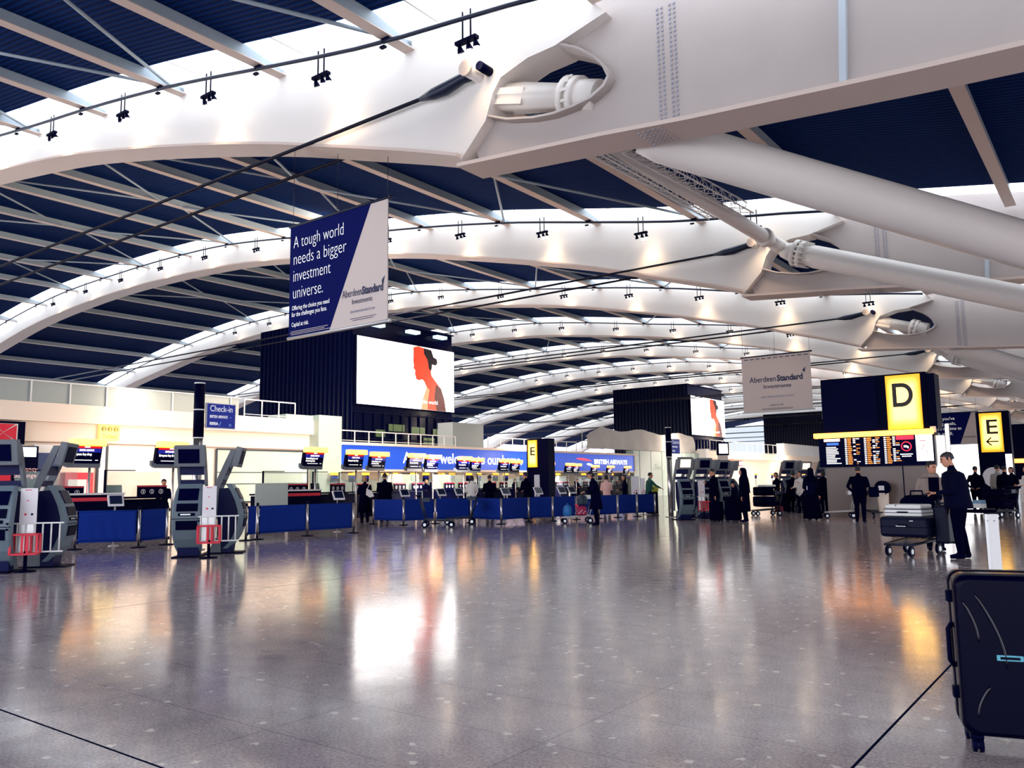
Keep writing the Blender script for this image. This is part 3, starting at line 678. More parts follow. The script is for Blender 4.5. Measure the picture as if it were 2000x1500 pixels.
# ------------------------------------------------------------------ shop at far left, wall signs
sh = thing('exchange_kiosk', 'dark currency exchange counter with red panels at the far left wall', 'shop counter', (-37.35, 14.7, 0), face(1, 0))
mb = MB(); mb.box((0.1, -0.35, 1.6), (1.7, 0.5, 3.2)); mb.obj('cabinet', m_black, sh)
mb = MB(); mb.box((-0.35, -0.64, 1.95), (0.5, 0.06, 1.3)); mb.box((-1.25, -0.6, 1.3), (1.0, 0.06, 1.6)); mb.obj('red_panel', m_red, sh)
mb = MB(); mb.box((0.1, -0.62, 2.95), (1.5, 0.05, 0.4)); mb.box((-0.75, -0.62, 1.6), (0.25, 0.05, 0.9)); mb.obj('white_panel', m_lit_w, sh)
text('Currency\nExchange', 0.26, mat('pink_lettering', rgb(255, 190, 190), 0.5, emit=0.3), sh, (-0.06, -0.62, 2.15), name='shop_lettering')
sh2 = thing('bank_machine_front', 'white and red machine front beside the first bag drop sign', 'machine', (-37.3, 17.4, 0), face(1, 0))
mb = MB(); mb.box((0, -0.3, 1.05), (1.2, 0.5, 2.1)); mb.obj('housing', m_red, sh2)
mb = MB(); mb.box((-0.1, -0.57, 1.35), (0.8, 0.04, 0.9), bev=0.015); mb.obj('front_panel', m_white, sh2)
sh3 = thing('wall_poster_column', 'tall white wall panel with dark poster beside the currency exchange', 'panel', (-37.4, 16.2, 0), face(1, 0))
mb = MB(); mb.box((0, -0.06, 1.65), (1.0, 0.1, 3.3)); mb.obj('panel', m_white, sh3)
mb = MB(); mb.box((0.05, -0.13, 2.35), (0.75, 0.04, 1.2)); mb.obj('poster', mat('slate_blue_poster', rgb(44, 68, 120), 0.5), sh3)
p = on_x(8, 845, -37.33)
bk = thing('bank_logo_sign', 'navy box sign with red and white bank emblem at the far left', 'sign', (-37.33, p.y, p.z), face(1, 0))
mb = MB(); mb.box((0, 0, 0), (1.5, 0.3, 0.95)); mb.obj('box', m_black, bk)
mb = MB(); mb.box((-0.1, -0.16, 0), (1.1, 0.03, 0.75)); mb.obj('plate', m_white, bk)
mb = MB()
for s_ in (-1, 1): mb.prism([(-0.1, -0.185, 0), (-0.1 + s_ * 0.5, -0.185, 0.33), (-0.1 + s_ * 0.5, -0.185, -0.33)], (0, -0.01, 0))
mb.prism([(-0.1, -0.185, 0.02), (-0.55, -0.185, 0.36), (0.35, -0.185, 0.36)], (0, -0.01, 0)); mb.prism([(-0.1, -0.185, -0.02), (-0.55, -0.185, -0.36), (0.35, -0.185, -0.36)], (0, -0.01, 0), mi=0)
mb.obj('emblem', m_red, bk)
p = on_x(213, 843.5, -37.42)
tl = thing('toilet_sign', 'lit yellow toilets sign with pictograms on the cream wall', 'sign', (-37.42, p.y, p.z), face(1, 0))
mb = MB(); mb.box((0, 0, 0), (0.95, 0.14, 0.78), bev=0.02); mb.obj('box', mat('lit_pale_yellow', rgb(255, 222, 100), 0.4, emit=0.45, emitcol=rgb(255, 226, 120)), tl)
m_olive = mat('olive_lettering', rgb(150, 130, 20), 0.5)
text('Toilets', 0.24, m_olive, tl, (0, -0.08, -0.29), align='CENTER', name='toilet_lettering')
mb = MB()
for xx in (-0.28, 0.0, 0.28):
    mb.tube((xx, -0.075, 0.12), (xx, -0.085, 0.12), 0.115, n=16); mb.sphere((xx, -0.09, 0.17), 0.03, mi=1, u=8, v=6); mb.box((xx, -0.09, 0.08), (0.05, 0.015, 0.11), mi=1)
mb.obj('pictograms', [m_olive, MATS['lit_pale_yellow']], tl)

# ------------------------------------------------------------------ hanging banners
m_banner_navy = mat('banner_navy', rgb(3, 14, 86), 0.8, spec=0.1); m_banner_pale = mat('banner_pale', rgb(216, 202, 196), 0.8, spec=0.2)
def banner(label, x0, x1, y, z0, z1, split, hang):
    W, H = x1 - x0, z1 - z0
    t = thing('hanging_banner', label, 'banner', ((x0 + x1) / 2, y, z0), 0, 'banners hung from the roof')
    n = 10
    def wave(x, z): return 0.02 * math.sin(x * 2.2) * math.sin(z * 1.3)
    mb = MB(); mb.box((0, 0, H / 2), (W, 0.03, H)); mb.obj('cloth', m_banner_pale, t)
    if split:
        a, b = split
        mb = MB(); mb.prism([(-W / 2, -0.017, 0.02), (-W / 2 + b * W, -0.017, 0.02), (-W / 2 + a * W, -0.017, H - 0.02), (-W / 2, -0.017, H - 0.02)], (0, -0.006, 0)); mb.obj('navy_field', m_banner_navy, t)
    for zz in (-0.02, H + 0.02):
        mb = MB(); mb.tube((-W / 2 - 0.06, 0, zz), (W / 2 + 0.06, 0, zz), 0.045, n=10); mb.sphere((W / 2 + 0.08, 0, zz), 0.06); mb.obj('bar', m_alu if zz < 0 else m_pipe, t)
    for xx in (-W / 2 + 0.1, 0, W / 2 - 0.02):
        mb = MB(); mb.tube((xx, 0, H), (xx, 0, hang((x0 + x1) / 2 + xx) - z0), 0.008, n=5); mb.obj('hanging_wire', m_pipe, t)
    return t, W, H
b1, W, H = banner('navy and pale banner reading A tough world needs a bigger investment universe', -19.14, -15.12, 14.8, 5.62, 8.9, (0.84, 0.44), lambda x: ZB(x) - 0.05)
for i, s in enumerate(('A tough world', 'needs a bigger', 'investment', 'universe.')):
    text(s, 0.52, m_text_w, b1, (-1.86, -0.028, 2.62 - i * 0.5), width=(2.15, 2.25, 1.62, 1.3)[i], ext=0.001, name='headline', bold=-0.008)
for i, s in enumerate(('Offering the choice you need', 'for the challenges you face.')):
    text(s, 0.19, m_text_w, b1, (-1.88, -0.028, 0.78 - i * 0.19), width=(1.62, 1.52)[i], ext=0.001, name='subline')
text('Capital at risk.', 0.18, m_text_w, b1, (-1.88, -0.028, 0.30), width=0.75, ext=0.001, name='subline')
text('Aberdeen', 0.30, m_text_n, b1, (0.27, -0.028, 0.82), width=0.78, ext=0.001, name='logo_lettering')
text('Standard', 0.30, m_text_n, b1, (1.06, -0.028, 0.82), width=0.80, ext=0.001, bold=0.012, name='logo_lettering')
text('Investments', 0.20, m_text_n, b1, (0.66, -0.028, 0.60), width=0.78, ext=0.001, name='logo_lettering')
text('aberdeenstandard.com', 0.12, mat('slate_lettering', rgb(130, 130, 160), 0.5), b1, (0.6, -0.028, 0.36), width=0.95, ext=0.001, name='web_lettering')
mb = MB(); mb.prism([(1.80, -0.026, 1.08), (1.92, -0.026, 1.2), (1.86, -0.026, 0.98)], (0, -0.003, 0)); mb.obj('logo_dart', m_text_n, b1)
mb = MB()
for i, (xx, w_) in enumerate(((-1.1, 1.6), (-1.2, 1.5), (-1.05, 1.7))): mb.box((xx, -0.025, 0.16 - i * 0.045), (w_, 0.003, 0.014))
for i in range(2): mb.box((1.1, -0.025, 0.2 - i * 0.05), (1.0 - 0.2 * i, 0.003, 0.016), mi=1)
mb.obj('small_print', [m_banner_pale, m_text_n], b1)
a = on_y(1448, 701, 50.8); c = on_y(1588, 799, 50.8); e = on_y(1581, 686, 50.8)
b2, W, H = banner('pale banner with navy investment company lettering hanging left of the departures board', a.x, c.x, 50.8, c.z + 0.05, e.z, None, lambda x: ZB(x) - 0.05)
text('Aberdeen', 0.5, m_text_n, b2, (-W * 0.39, -0.02, H * 0.53), width=W * 0.39, ext=0.001, name='logo_lettering', bold=0.005)
text('Standard', 0.5, m_text_n, b2, (W * 0.015, -0.02, H * 0.53), width=W * 0.37, ext=0.001, bold=0.02, name='logo_lettering')
text('Investments', 0.34, m_text_n, b2, (-W * 0.19, -0.02, H * 0.41), width=W * 0.4, ext=0.001, name='logo_lettering', bold=0.004)
text('aberdeenstandard.com', 0.22, MATS['slate_lettering'], b2, (-W * 0.23, -0.02, H * 0.24), width=W * 0.48, ext=0.001, name='web_lettering')
text('Capital at risk', 0.17, m_text_n, b2, (-W * 0.11, -0.02, H * 0.09), width=W * 0.2, ext=0.001, name='small_lettering')
mb = MB(); mb.prism([(W * 0.38, -0.018, H * 0.68), (W * 0.43, -0.018, H * 0.74), (W * 0.415, -0.018, H * 0.64)], (0, -0.003, 0)); mb.obj('logo_dart', m_text_n, b2)
mb = MB()
for i in range(11): mb.box((-W * 0.43 + i * W * 0.087, -0.018, H * 0.955), (W * 0.06, 0.003, 0.05))
for i in range(3): mb.box((0, -0.018, H * (0.05 - 0.013 * i)), (W * 0.45, 0.003, 0.015))
mb.obj('small_print', m_text_n, b2)
a = on_y(1812, 868, 86.8); c = on_y(1912, 866, 86.8); e = on_y(1908, 804, 86.8)
b3, W, H = banner('navy and pale banner about big goals hanging behind the departures board', a.x, c.x, 86.8, c.z, e.z, (0.90, 0.65), lambda x: ZB(x) - 0.05 if x < -12 else 9.3)
for i, s in enumerate(("When you've", 'got big goals,', "there's no time to", 'think small.')):
    text(s, 0.42, m_text_w, b3, (-W * 0.43, -0.03, H * (0.78 - 0.16 * i)), width=W * (0.5, 0.52, 0.62, 0.45)[i], ext=0.001, name='headline')
text('AberdeenStandard', 0.25, m_text_n, b3, (W * 0.17, -0.03, H * 0.2), width=W * 0.28, ext=0.001, name='logo_lettering')

# ------------------------------------------------------------------ departures board with the D
def dsign():
    Y = 31.0
    t = thing('departures_board', 'tall navy departures board topped by a lit yellow letter D panel', 'information board', (-7.15, Y, 0), 0)
    def X(px): return on_y(px, 850, Y).x + 7.15
    def Z(py, px=1700): return on_y(px, py, Y).z
    xl, xr = -1.83, 1.72
    mb = MB(); mb.box(((xl + xr) / 2, 0.45, 4.02), (xr - xl, 0.9, 1.98), bev=0.02); mb.box((xr + 0.13, 0.45, 3.98), (0.26, 0.86, 1.9)); mb.obj('upper_cabinet', m_black, t)
    mb = MB(); mb.box((0.15, 0.55, 2.4), (3.3, 0.8, 1.3)); mb.obj('column_core', m_black, t)
    mb = MB(); mb.box((-0.08, 0.5, 0.95), (3.5, 0.9, 1.75), bev=0.02); mb.box((-0.05, 0.5, 0.05), (3.7, 1.1, 0.1)); mb.obj('plinth', mat('bronze_grey_cladding', rgb(122, 104, 98), 0.35, noise=(1.2, 0.08)), t)
    mb = MB(); mb.box((0.78, 0.04, 0.95), (0.03, 0.02, 1.7)); mb.obj('plinth_joint', m_black, t)
    mb = MB(); mb.box((-0.85, -0.012, 4.02), (1.9, 0.03, 1.86)); mb.obj('blank_display', m_screen, t)
    dx = 0.98
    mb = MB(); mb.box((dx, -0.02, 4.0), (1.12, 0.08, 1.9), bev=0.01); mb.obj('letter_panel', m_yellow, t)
    text('D', 1.16, m_text_k, t, (dx - 0.03, -0.08, 3.85), width=0.66, align='CENTER', bold=0.02, ext=0.01, name='letter')
    mb = MB(); mb.box((-0.12, -0.18, 2.93), (3.95, 0.3, 0.18), bev=0.02); mb.obj('light_bar', mat('lit_orange_bar', rgb(255, 170, 70), 0.4, emit=2.2, emitcol=(1, 0.36, 0.06, 1)), t)
    # screens below the bar
    sc = MB(); sc.box((-0.1, -0.06, 2.32), (3.75, 0.16, 1.06)); so = sc.obj('screen_bank', m_screen, t)
    ow = mat('screen_white', (1, 1, 1, 1), 0.5, emit=0.5); oo = mat('screen_orange', rgb(240, 150, 60), 0.5, emit=0.4); ob = mat('screen_blue', rgb(60, 120, 230), 0.5, emit=0.35)
    mb = MB(); rnd = random.Random(3)
    x0 = -1.78
    mb.box((x0 + 0.28, -0.146, 2.76), (0.56, 0.01, 0.1), mi=0); mb.box((x0 + 0.3, -0.146, 2.62), (0.42, 0.01, 0.09), mi=2)
    for i in range(11): w_ = 0.3 + rnd.random() * 0.22; mb.box((x0 + 0.06 + w_ / 2, -0.146, 2.5 - i * 0.058), (w_, 0.01, 0.032), mi=0)
    for c in range(3):
        cx = -1.02 + c * 0.66
        for i in range(14):
            z = 2.78 - i * 0.068
            mb.box((cx, -0.146, z), (0.07, 0.01, 0.04), mi=0); w_ = 0.1 + rnd.random() * 0.06; mb.box((cx + 0.06 + w_ / 2, -0.146, z), (w_, 0.01, 0.042), mi=1)
            if rnd.random() < 0.85: mb.box((cx + 0.29, -0.146, z), (0.08, 0.01, 0.04), mi=0)
            if rnd.random() < 0.6: w_ = 0.04 + rnd.random() * 0.12; mb.box((cx + 0.35 + w_ / 2, -0.146, z), (w_, 0.01, 0.03), mi=rnd.choice((0, 1)))
    mb.obj('flight_rows', [ow, oo, ob], so)
    mb = MB(); mb.box((0.95, -0.146, 2.75), (0.56, 0.01, 0.13)); mb.obj('red_heading', mat('screen_red', rgb(236, 30, 70), 0.5, emit=0.7), so)
    mb = MB(); mb.tube((0.98, -0.15, 2.45), (0.98, -0.142, 2.45), 0.17, n=28, mi=0); mb.tube((0.98, -0.154, 2.45), (0.98, -0.146, 2.45), 0.135, n=28, mi=1); mb.box((0.95, -0.158, 2.45), (0.1, 0.01, 0.07), mi=2); mb.box((1.03, -0.158, 2.42), (0.05, 0.01, 0.08), mi=2)
    mb.obj('notice_symbol', [MATS['screen_red'], m_screen, ow], so)
    mb = MB()
    for i in range(2): mb.box((0.97, -0.146, 2.18 - i * 0.07), (0.4 - 0.1 * i, 0.01, 0.035))
    mb.obj('notice_rows', ow, so)
    mb = MB(); mb.box((1.55, -0.15, 2.38), (0.52, 0.03, 0.9)); mp = mb.obj('map_sheet', mat('lit_map_white', (1, 1, 1, 1), 0.5, emit=0.9), t)
    mb = MB(); mb.box((1.5, -0.168, 2.62), (0.2, 0.006, 0.03)); mb.box((1.5, -0.168, 2.4), (0.02, 0.006, 0.22), rx=0, ry=0.5); mb.box((1.62, -0.168, 2.25), (0.12, 0.006, 0.02), ry=0.6); mb.obj('map_lines', mat('map_pink', rgb(220, 150, 160), 0.5), mp)
    mb = MB(); mb.box((xr + 0.12, -0.02, 3.0), (0.17, 0.12, 0.2)); mb.obj('camera_box', m_white, t)
    mb = MB(); mb.box((xr + 0.42, 0.75, 1.6), (0.12, 0.14, 3.2)); mb.box((xr + 0.2, 0.6, 1.5), (0.3, 0.6, 2.6)); mb.obj('side_post', mat('mirror_steel', rgb(226, 220, 214), 0.15, 0.85), t)
dsign()

def totem(label, letter, p, ztop, w_, hp, arrow, extra_w, zbot_panel, ls=0.95):
    t = thing('zone_totem', label, 'sign', (p.x, p.y, 0), 0, 'lit letter E totems')
    mb = MB(); mb.box((extra_w / 2, 0.35, ztop / 2), (w_ + 0.3 + extra_w, 0.7, ztop), bev=0.02); mb.obj('column', m_black, t)
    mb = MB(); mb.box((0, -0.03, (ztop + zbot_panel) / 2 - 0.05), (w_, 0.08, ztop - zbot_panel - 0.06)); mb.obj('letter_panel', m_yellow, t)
    zl = ztop - hp
    text(letter, ls, m_text_k, t, (0.03, -0.09, zl), width=ls * 0.48, align='CENTER', bold=0.01, ext=0.01, name='letter')
    if arrow:
        mb = MB(); z = zl - 0.36; mb.box((0.04, -0.09, z), (w_ * 0.5, 0.02, 0.06)); mb.box((-0.12, -0.09, z + 0.085), (0.06, 0.02, 0.28), ry=0.8); mb.box((-0.12, -0.09, z - 0.085), (0.06, 0.02, 0.28), ry=-0.8); mb.obj('arrow', m_text_k, t)
        mb = MB(); mb.box((w_ / 2 + 0.16, -0.03, 1.35), (0.26, 0.06, 2.1)); mb.obj('white_strip', m_lit_w, t)
        mb = MB(); mb.tube((-0.05, -0.03, 1.35), (-0.05, 0.0, 1.35), 0.46, n=32); mb.obj('round_emblem', m_poster, t)
    return t
YE = 44.0
p = on_y(1941, 900, YE); zt = on_y(1941, 803, YE).z
totem('navy zone totem with lit yellow E and left arrow at the right edge', 'E', p, zt, on_y(1964, 850, YE).x - on_y(1920, 850, YE).x, 1.05, True, 0.15, on_y(1941, 882, YE).z)
p = on_floor(1052, 978); dd = (p - CAM).dot(fw)
d58 = CAM + ray(1041, 900) * 50; zt = (CAM + ray(1045, 857) * 50).z
totem('navy zone totem with lit yellow E standing among the check-in signs', 'E', d58, zt, 0.66, 1.0, False, 0.66, (CAM + ray(1041, 912) * 50).z, 0.72)
# more boards at the far right edge
fb = thing('far_departures_board', 'dark departures board with orange light bar cut by the right edge', 'information board', (on_y(1995, 900, 52).x, 52, 0), 0)
zt = on_y(1995, 828, 52).z
mb = MB(); mb.box((0.9, 0.3, zt / 2 + 0.6), (2.6, 0.6, zt - 1.2)); mb.obj('cabinet', m_black, fb)
mb = MB(); mb.box((0.9, -0.1, on_y(1995, 900, 52).z), (2.6, 0.2, 0.22)); mb.obj('light_bar', MATS['lit_orange_bar'], fb)
mb = MB(); mb.box((0.9, 0.3, 0.6), (2.2, 0.6, 1.2)); mb.obj('plinth', m_white, fb)

# ------------------------------------------------------------------ Check-in posts
def checkin_post(label, p, h, detail):
    t = thing('checkin_post', label, 'signpost', p, 0, 'steel Check-in signposts')
    mb = MB(); mb.tube((0, 0, 0), (0, 0, h * 0.66), 0.10, n=18); mb.lathe([(0.22, 0), (0.22, 0.02), (0.1, 0.03)]); mb.obj('pole', m_chrome, t)
    mb = MB(); mb.tube((0, 0, h * 0.66), (0, 0, h - 0.03), 0.115, n=18); mb.obj('sleeve', m_black, t)
    mb = MB()
    for z in (h * 0.66, h * 0.83, h - 0.03): mb.tube((0, 0, z), (0, 0, z + 0.03), 0.118, n=18)
    mb.obj('rings', m_white, t)
    f = bpy.data.objects.new('flag_sign', None); COL.objects.link(f); f.parent = t; f.rotation_euler = (0, 0, face(1, 0))
    x0, z1 = 0.16, h - 0.45
    mb = MB(); mb.box((x0 + 0.39, 0, z1 - 0.28), (0.76, 0.05, 0.58)); mb.box((x0, 0, z1 - 0.05), (0.16, 0.03, 0.04)); mb.box((x0, 0, z1 - 0.5), (0.16, 0.03, 0.04)); mb.obj('flag_panel', m_white, f)
    mb = MB(); mb.box((x0 + 0.39, -0.028, z1 - 0.28), (0.72, 0.012, 0.54)); mb.obj('blue_face', mat('sign_blue', rgb(8, 36, 150), 0.45, emit=0.12), f)
    text('Check-in', 0.2, m_text_w, f, (x0 + 0.09, -0.036, z1 - 0.18), width=0.58, name='sign_lettering')
    text('BRITISH AIRWAYS', 0.09, m_text_w, f, (x0 + 0.09, -0.036, z1 - 0.33), width=0.46, name='sign_lettering', bold=0.002)
    if detail:
        text('IBERIA', 0.09, m_text_w, f, (x0 + 0.09, -0.036, z1 - 0.49), width=0.22, name='sign_lettering', bold=0.003)
        mb = MB(); mb.box((x0 + 0.36, -0.038, z1 - 0.46), (0.025, 0.006, 0.1), ry=0.5); mb.box((x0 + 0.63, -0.038, z1 - 0.3), (0.06, 0.006, 0.015)); mb.tube((x0 + 0.62, -0.036, z1 - 0.48), (x0 + 0.62, -0.042, z1 - 0.48), 0.035, n=12); mb.obj('emblems', mat('sign_mark_blue', rgb(120, 160, 235), 0.5), f)
p = on_floor(380, 1074); checkin_post('steel and navy post with blue Check-in flag behind the second kiosk pair', p, 3.72, True)
p = on_floor(1311, 1010); checkin_post('steel and navy post with blue Check-in flag beside the middle kiosks', p, 3.45, True)

# ------------------------------------------------------------------ check-in desk signs
m_stripe_red = mat('lit_stripe_red', rgb(200, 20, 40), 0.4, emit=0.25); m_stripe_blue = mat('lit_stripe_blue', rgb(14, 34, 170), 0.4, emit=0.22)
m_signhead = mat('lit_sign_head', rgb(255, 200, 90), 0.4, emit=1.9, emitcol=(1, 0.46, 0.09, 1))
m_signedge = mat('lit_sign_edge', rgb(255, 160, 40), 0.4, emit=1.0, emitcol=(1, 0.40, 0.03, 1))
def desk_sign(two):
    t = thing('desk_sign', 'x', 'sign')
    mb = MB(); mb.tube((0.22, 0.06, 0), (0.22, 0.06, 2.2), 0.035, n=10); mb.obj('pole', m_chrome, t)
    tl = 0.2
    mb = MB(); mb.box((0, -0.02, 2.33), (0.94, 0.13, 0.62), rx=tl); mb.obj('housing', m_black, t)
    mb = MB(); mb.box((0, 0.045, 2.06), (0.96, 0.17, 0.14), rx=tl); mb.box((-0.5, 0.06, 2.12), (0.1, 0.1, 0.16)); mb.obj('lower_box', mat('sign_grey', rgb(112, 120, 130), 0.5), t)
    mb = MB(); mb.box((0, -0.2, 2.69), (0.98, 0.26, 0.18), bev=0.02); hd = mb.obj('header', m_signhead, t)
    mb = MB(); mb.box((0, -0.2, 2.595), (0.98, 0.27, 0.02)); mb.obj('header_rim', m_signedge, hd)
    def at(z): return -0.02 - 0.075 - (z - 2.33) * math.tan(tl)
    s = MB(); s.box((0, at(2.34) + 0.005, 2.34), (0.86, 0.02, 0.5), rx=tl); so = s.obj('display', m_screen, t)
    mb = MB(); mb.box((0, at(2.56) - 0.006, 2.56), (0.86, 0.015, 0.07), rx=tl); mb.obj('red_stripe', m_stripe_red, so)
    mb = MB(); mb.box((0, at(2.465) - 0.006, 2.465), (0.86, 0.015, 0.11), rx=tl); mb.obj('blue_stripe', m_stripe_blue, so)
    R = (PI / 2 + tl, 0, 0)
    text('BRITISH AIRWAYS', 0.075, m_lit_w, so, (-0.2, at(2.45) - 0.018, 2.445), R, width=0.42, name='airline_lettering', bold=0.002)
    text('IBERIA', 0.05, m_lit_w, so, (-0.06, at(2.55) - 0.018, 2.545), R, width=0.16, name='airline_lettering', bold=0.002)
    if two: text('United Kingdom and\nIreland bag drop', 0.085, m_lit_w, so, (-0.39, at(2.35) - 0.014, 2.345), R, width=0.55, name='zone_lettering', bold=0.002)
    else: text('European bag drop', 0.1, m_lit_w, so, (-0.39, at(2.33) - 0.014, 2.325), R, width=0.56, name='zone_lettering', bold=0.002)
    mb = MB(); mb.box((-0.05, at(2.19) - 0.01, 2.19), (0.5, 0.008, 0.018), rx=tl); mb.box((0.34, at(2.19) - 0.01, 2.19), (0.08, 0.008, 0.018), rx=tl); mb.obj('small_print', m_lit_w, so)
    return t
SG = [(165,857),(330,862),(610,873),(690,878),(735,882),(808,885),(841,888),(902,891),(927,894),(982,896),(1004,898),(1050,901),(1069,902),(1109,904),(1123,905),(1159,908),(1189,909),(1222,910)]
one = desk_sign(False); two = desk_sign(True); used = set()
SPOS = []
for i, (px, py) in enumerate(SG):
    k = 1 if (i == 2 or (i > 2 and i % 2 == 0)) else 0
    src = (one, two)[k]; p = on_floor(px, py, 2.8)
    base = Vector((p.x, p.y, 0)); SPOS.append(base)
    lab = '%s tall lit desk sign from the left, %s bag drop screen' % (ORD[i], ('European', 'United Kingdom and Ireland')[k])
    if k not in used: used.add(k); o = src; o.location = base; o.rotation_euler = (0, 0, face(1, 0.05)); o['label'] = lab; o['group'] = 'tall bag drop signs'
    else: o = dup(src, base, face(1, 0.05), lab, 'tall bag drop signs')
# small signs over the rear desks
def rear_sign():
    t = thing('rear_desk_sign', 'x', 'sign')
    mb = MB(); mb.box((0, 0, 2.05), (0.5, 0.16, 0.16), bev=0.02); mb.obj('header', m_signedge, t)
    mb = MB(); mb.box((0, 0.02, 1.78), (0.46, 0.1, 0.4), rx=0.12); mb.obj('screen', m_screen, t)
    mb = MB(); mb.box((0, -0.035, 1.86), (0.42, 0.01, 0.08), rx=0.12); mb.obj('blue_stripe', m_stripe_blue, t)
    mb = MB(); mb.tube((0.1, 0.06, 0), (0.1, 0.06, 1.8), 0.03, n=8); mb.obj('pole', m_black, t)
    return t
rs = rear_sign(); RX = [653, 688, 714, 752, 775, 808, 832, 862, 883, 916, 935, 968, 988, 1020, 1090, 1140, 1172, 1194, 1226]
for i, px in enumerate(RX):
    p = on_x(px, 925, -36.3); loc = (-36.3, p.y, 0)
    lab = '%s small rear desk sign from the left under the blue airline sign' % ORD[i]
    if i == 0: rs.location = loc; rs.rotation_euler = (0, 0, face(1, 0)); rs['label'] = lab; rs['group'] = 'small rear desk signs'
    else: dup(rs, loc, face(1, 0), lab, 'small rear desk signs')

# ------------------------------------------------------------------ check-in desks
m_desk = mat('desk_navy_laminate', rgb(3, 5, 38), 0.5, spec=0.06, tint=(0.4, 0.5, 1, 1)); m_glass = mat('clear_desk_glass', rgb(200, 226, 214), 0.03, alpha=0.22, spec=0.6)
def make_desk():
    t = thing('checkin_desk', 'x', 'check-in desk')
    mb = MB(); mb.box((0, 0.4, 0.52), (2.0, 0.7, 1.04), bev=0.02); mb.box((0, 0.3, 1.09), (2.1, 0.9, 0.06)); mb.obj('counter', m_desk, t)
    mb = MB(); mb.box((-0.55, 0.35, 1.3), (0.5, 0.06, 0.36), rx=-0.15); mb.box((-0.55, 0.4, 1.14), (0.1, 0.1, 0.1)); mb.obj('monitor', m_black, t)
    mb = MB(); mb.box((0.45, -0.06, 1.28), (0.95, 0.04, 0.36)); nb = mb.obj('notice_board', m_black, t)
    mb = MB(); mb.box((0.45, -0.085, 1.435), (0.95, 0.012, 0.04), mi=0)
    for q in (-0.3, -0.02, 0.28): mb.tube((0.45 + q, -0.084, 1.27), (0.45 + q, -0.092, 1.27), 0.075, n=12, mi=1); mb.tube((0.45 + q, -0.09, 1.27), (0.45 + q, -0.096, 1.27), 0.058, n=12, mi=2); mb.box((0.45 + q, -0.098, 1.27), (0.03, 0.006, 0.08), mi=1)
    mb.obj('notice_symbols', [m_red, m_poster, m_black], nb)
    mb = MB(); mb.box((-0.95, 0.1, 1.5), (0.05, 0.05, 0.85)); mb.box((-0.5, 0.1, 1.92), (0.95, 0.04, 0.03)); mb.obj('screen_frame', m_black, t)
    mb = MB(); mb.box((-0.05, 0.1, 1.5), (1.7, 0.02, 0.75)); mb.obj('glass_screen', m_glass, t)
    return t
dk = make_desk()
for i, b in enumerate(SPOS):
    loc = Vector((b.x - 0.75, b.y - 0.55, 0)); lab = 'dark check-in desk with monitor and notice board behind the %s tall desk sign' % ORD[i]
    if i == 0: dk.location = loc; dk.rotation_euler = (0, 0, face(1, 0)); dk['label'] = lab; dk['group'] = 'check-in desks'
    else: dup(dk, loc, face(1, 0), lab, 'check-in desks', scale=(1, 1, 1) if i < 3 else (0.8, 1, 1))
# free-standing glass partition behind the first barrier run, red bag belt strip
p = on_floor(530, 1030); gp = thing('glass_partition', 'frosted pale glass partition standing behind the blue barrier', 'partition', (-22.2, on_x(530, 1000, -22.2).y, 0), face(1, 0))
mb = MB(); mb.box((0, 0, 0.98), (1.25, 0.03, 1.0)); mb.obj('pane', mat('frosted_glass', rgb(206, 216, 206), 0.3, alpha=0.85), gp)
mb = MB()
for xx in (-0.6, 0.6): mb.box((xx, 0, 0.3), (0.06, 0.08, 0.6))
mb.box((0, 0, 0.46), (1.3, 0.06, 0.05)); mb.obj('frame', m_chrome, gp)
for nme, pxx, lab in (('belt', 178, 'dark baggage counter with red strip behind the left barrier'), ('belt', 583, 'dark baggage counter with red strip beside the glass partition')):
    q = on_x(pxx, 990, -23.6); bt = thing('baggage_counter', lab, 'counter', (-23.6, q.y, 0), face(1, 0))
    mb = MB(); mb.box((0, 0, 0.6), (1.6, 0.5, 1.2)); mb.obj('cabinet', m_black, bt)
    mb = MB(); mb.box((0, -0.26, 1.08), (1.5, 0.02, 0.1)); mb.obj('red_strip', m_red, bt)
    mb = MB(); mb.box((0, 0, 1.23), (1.65, 0.55, 0.05)); mb.obj('top', m_white, bt)

BP = [(145,1074),(270,1070),(325,1064),(480,1056),(502,1054),(600,1047),(690,1041),(729,1024),(788,1026),(850,1023),(920,1021),(979,1024),(1033,1020),(1080,1018),(1126,1015),(1170,1013),(1207,1011),(1245,1009),(1280,1007)]
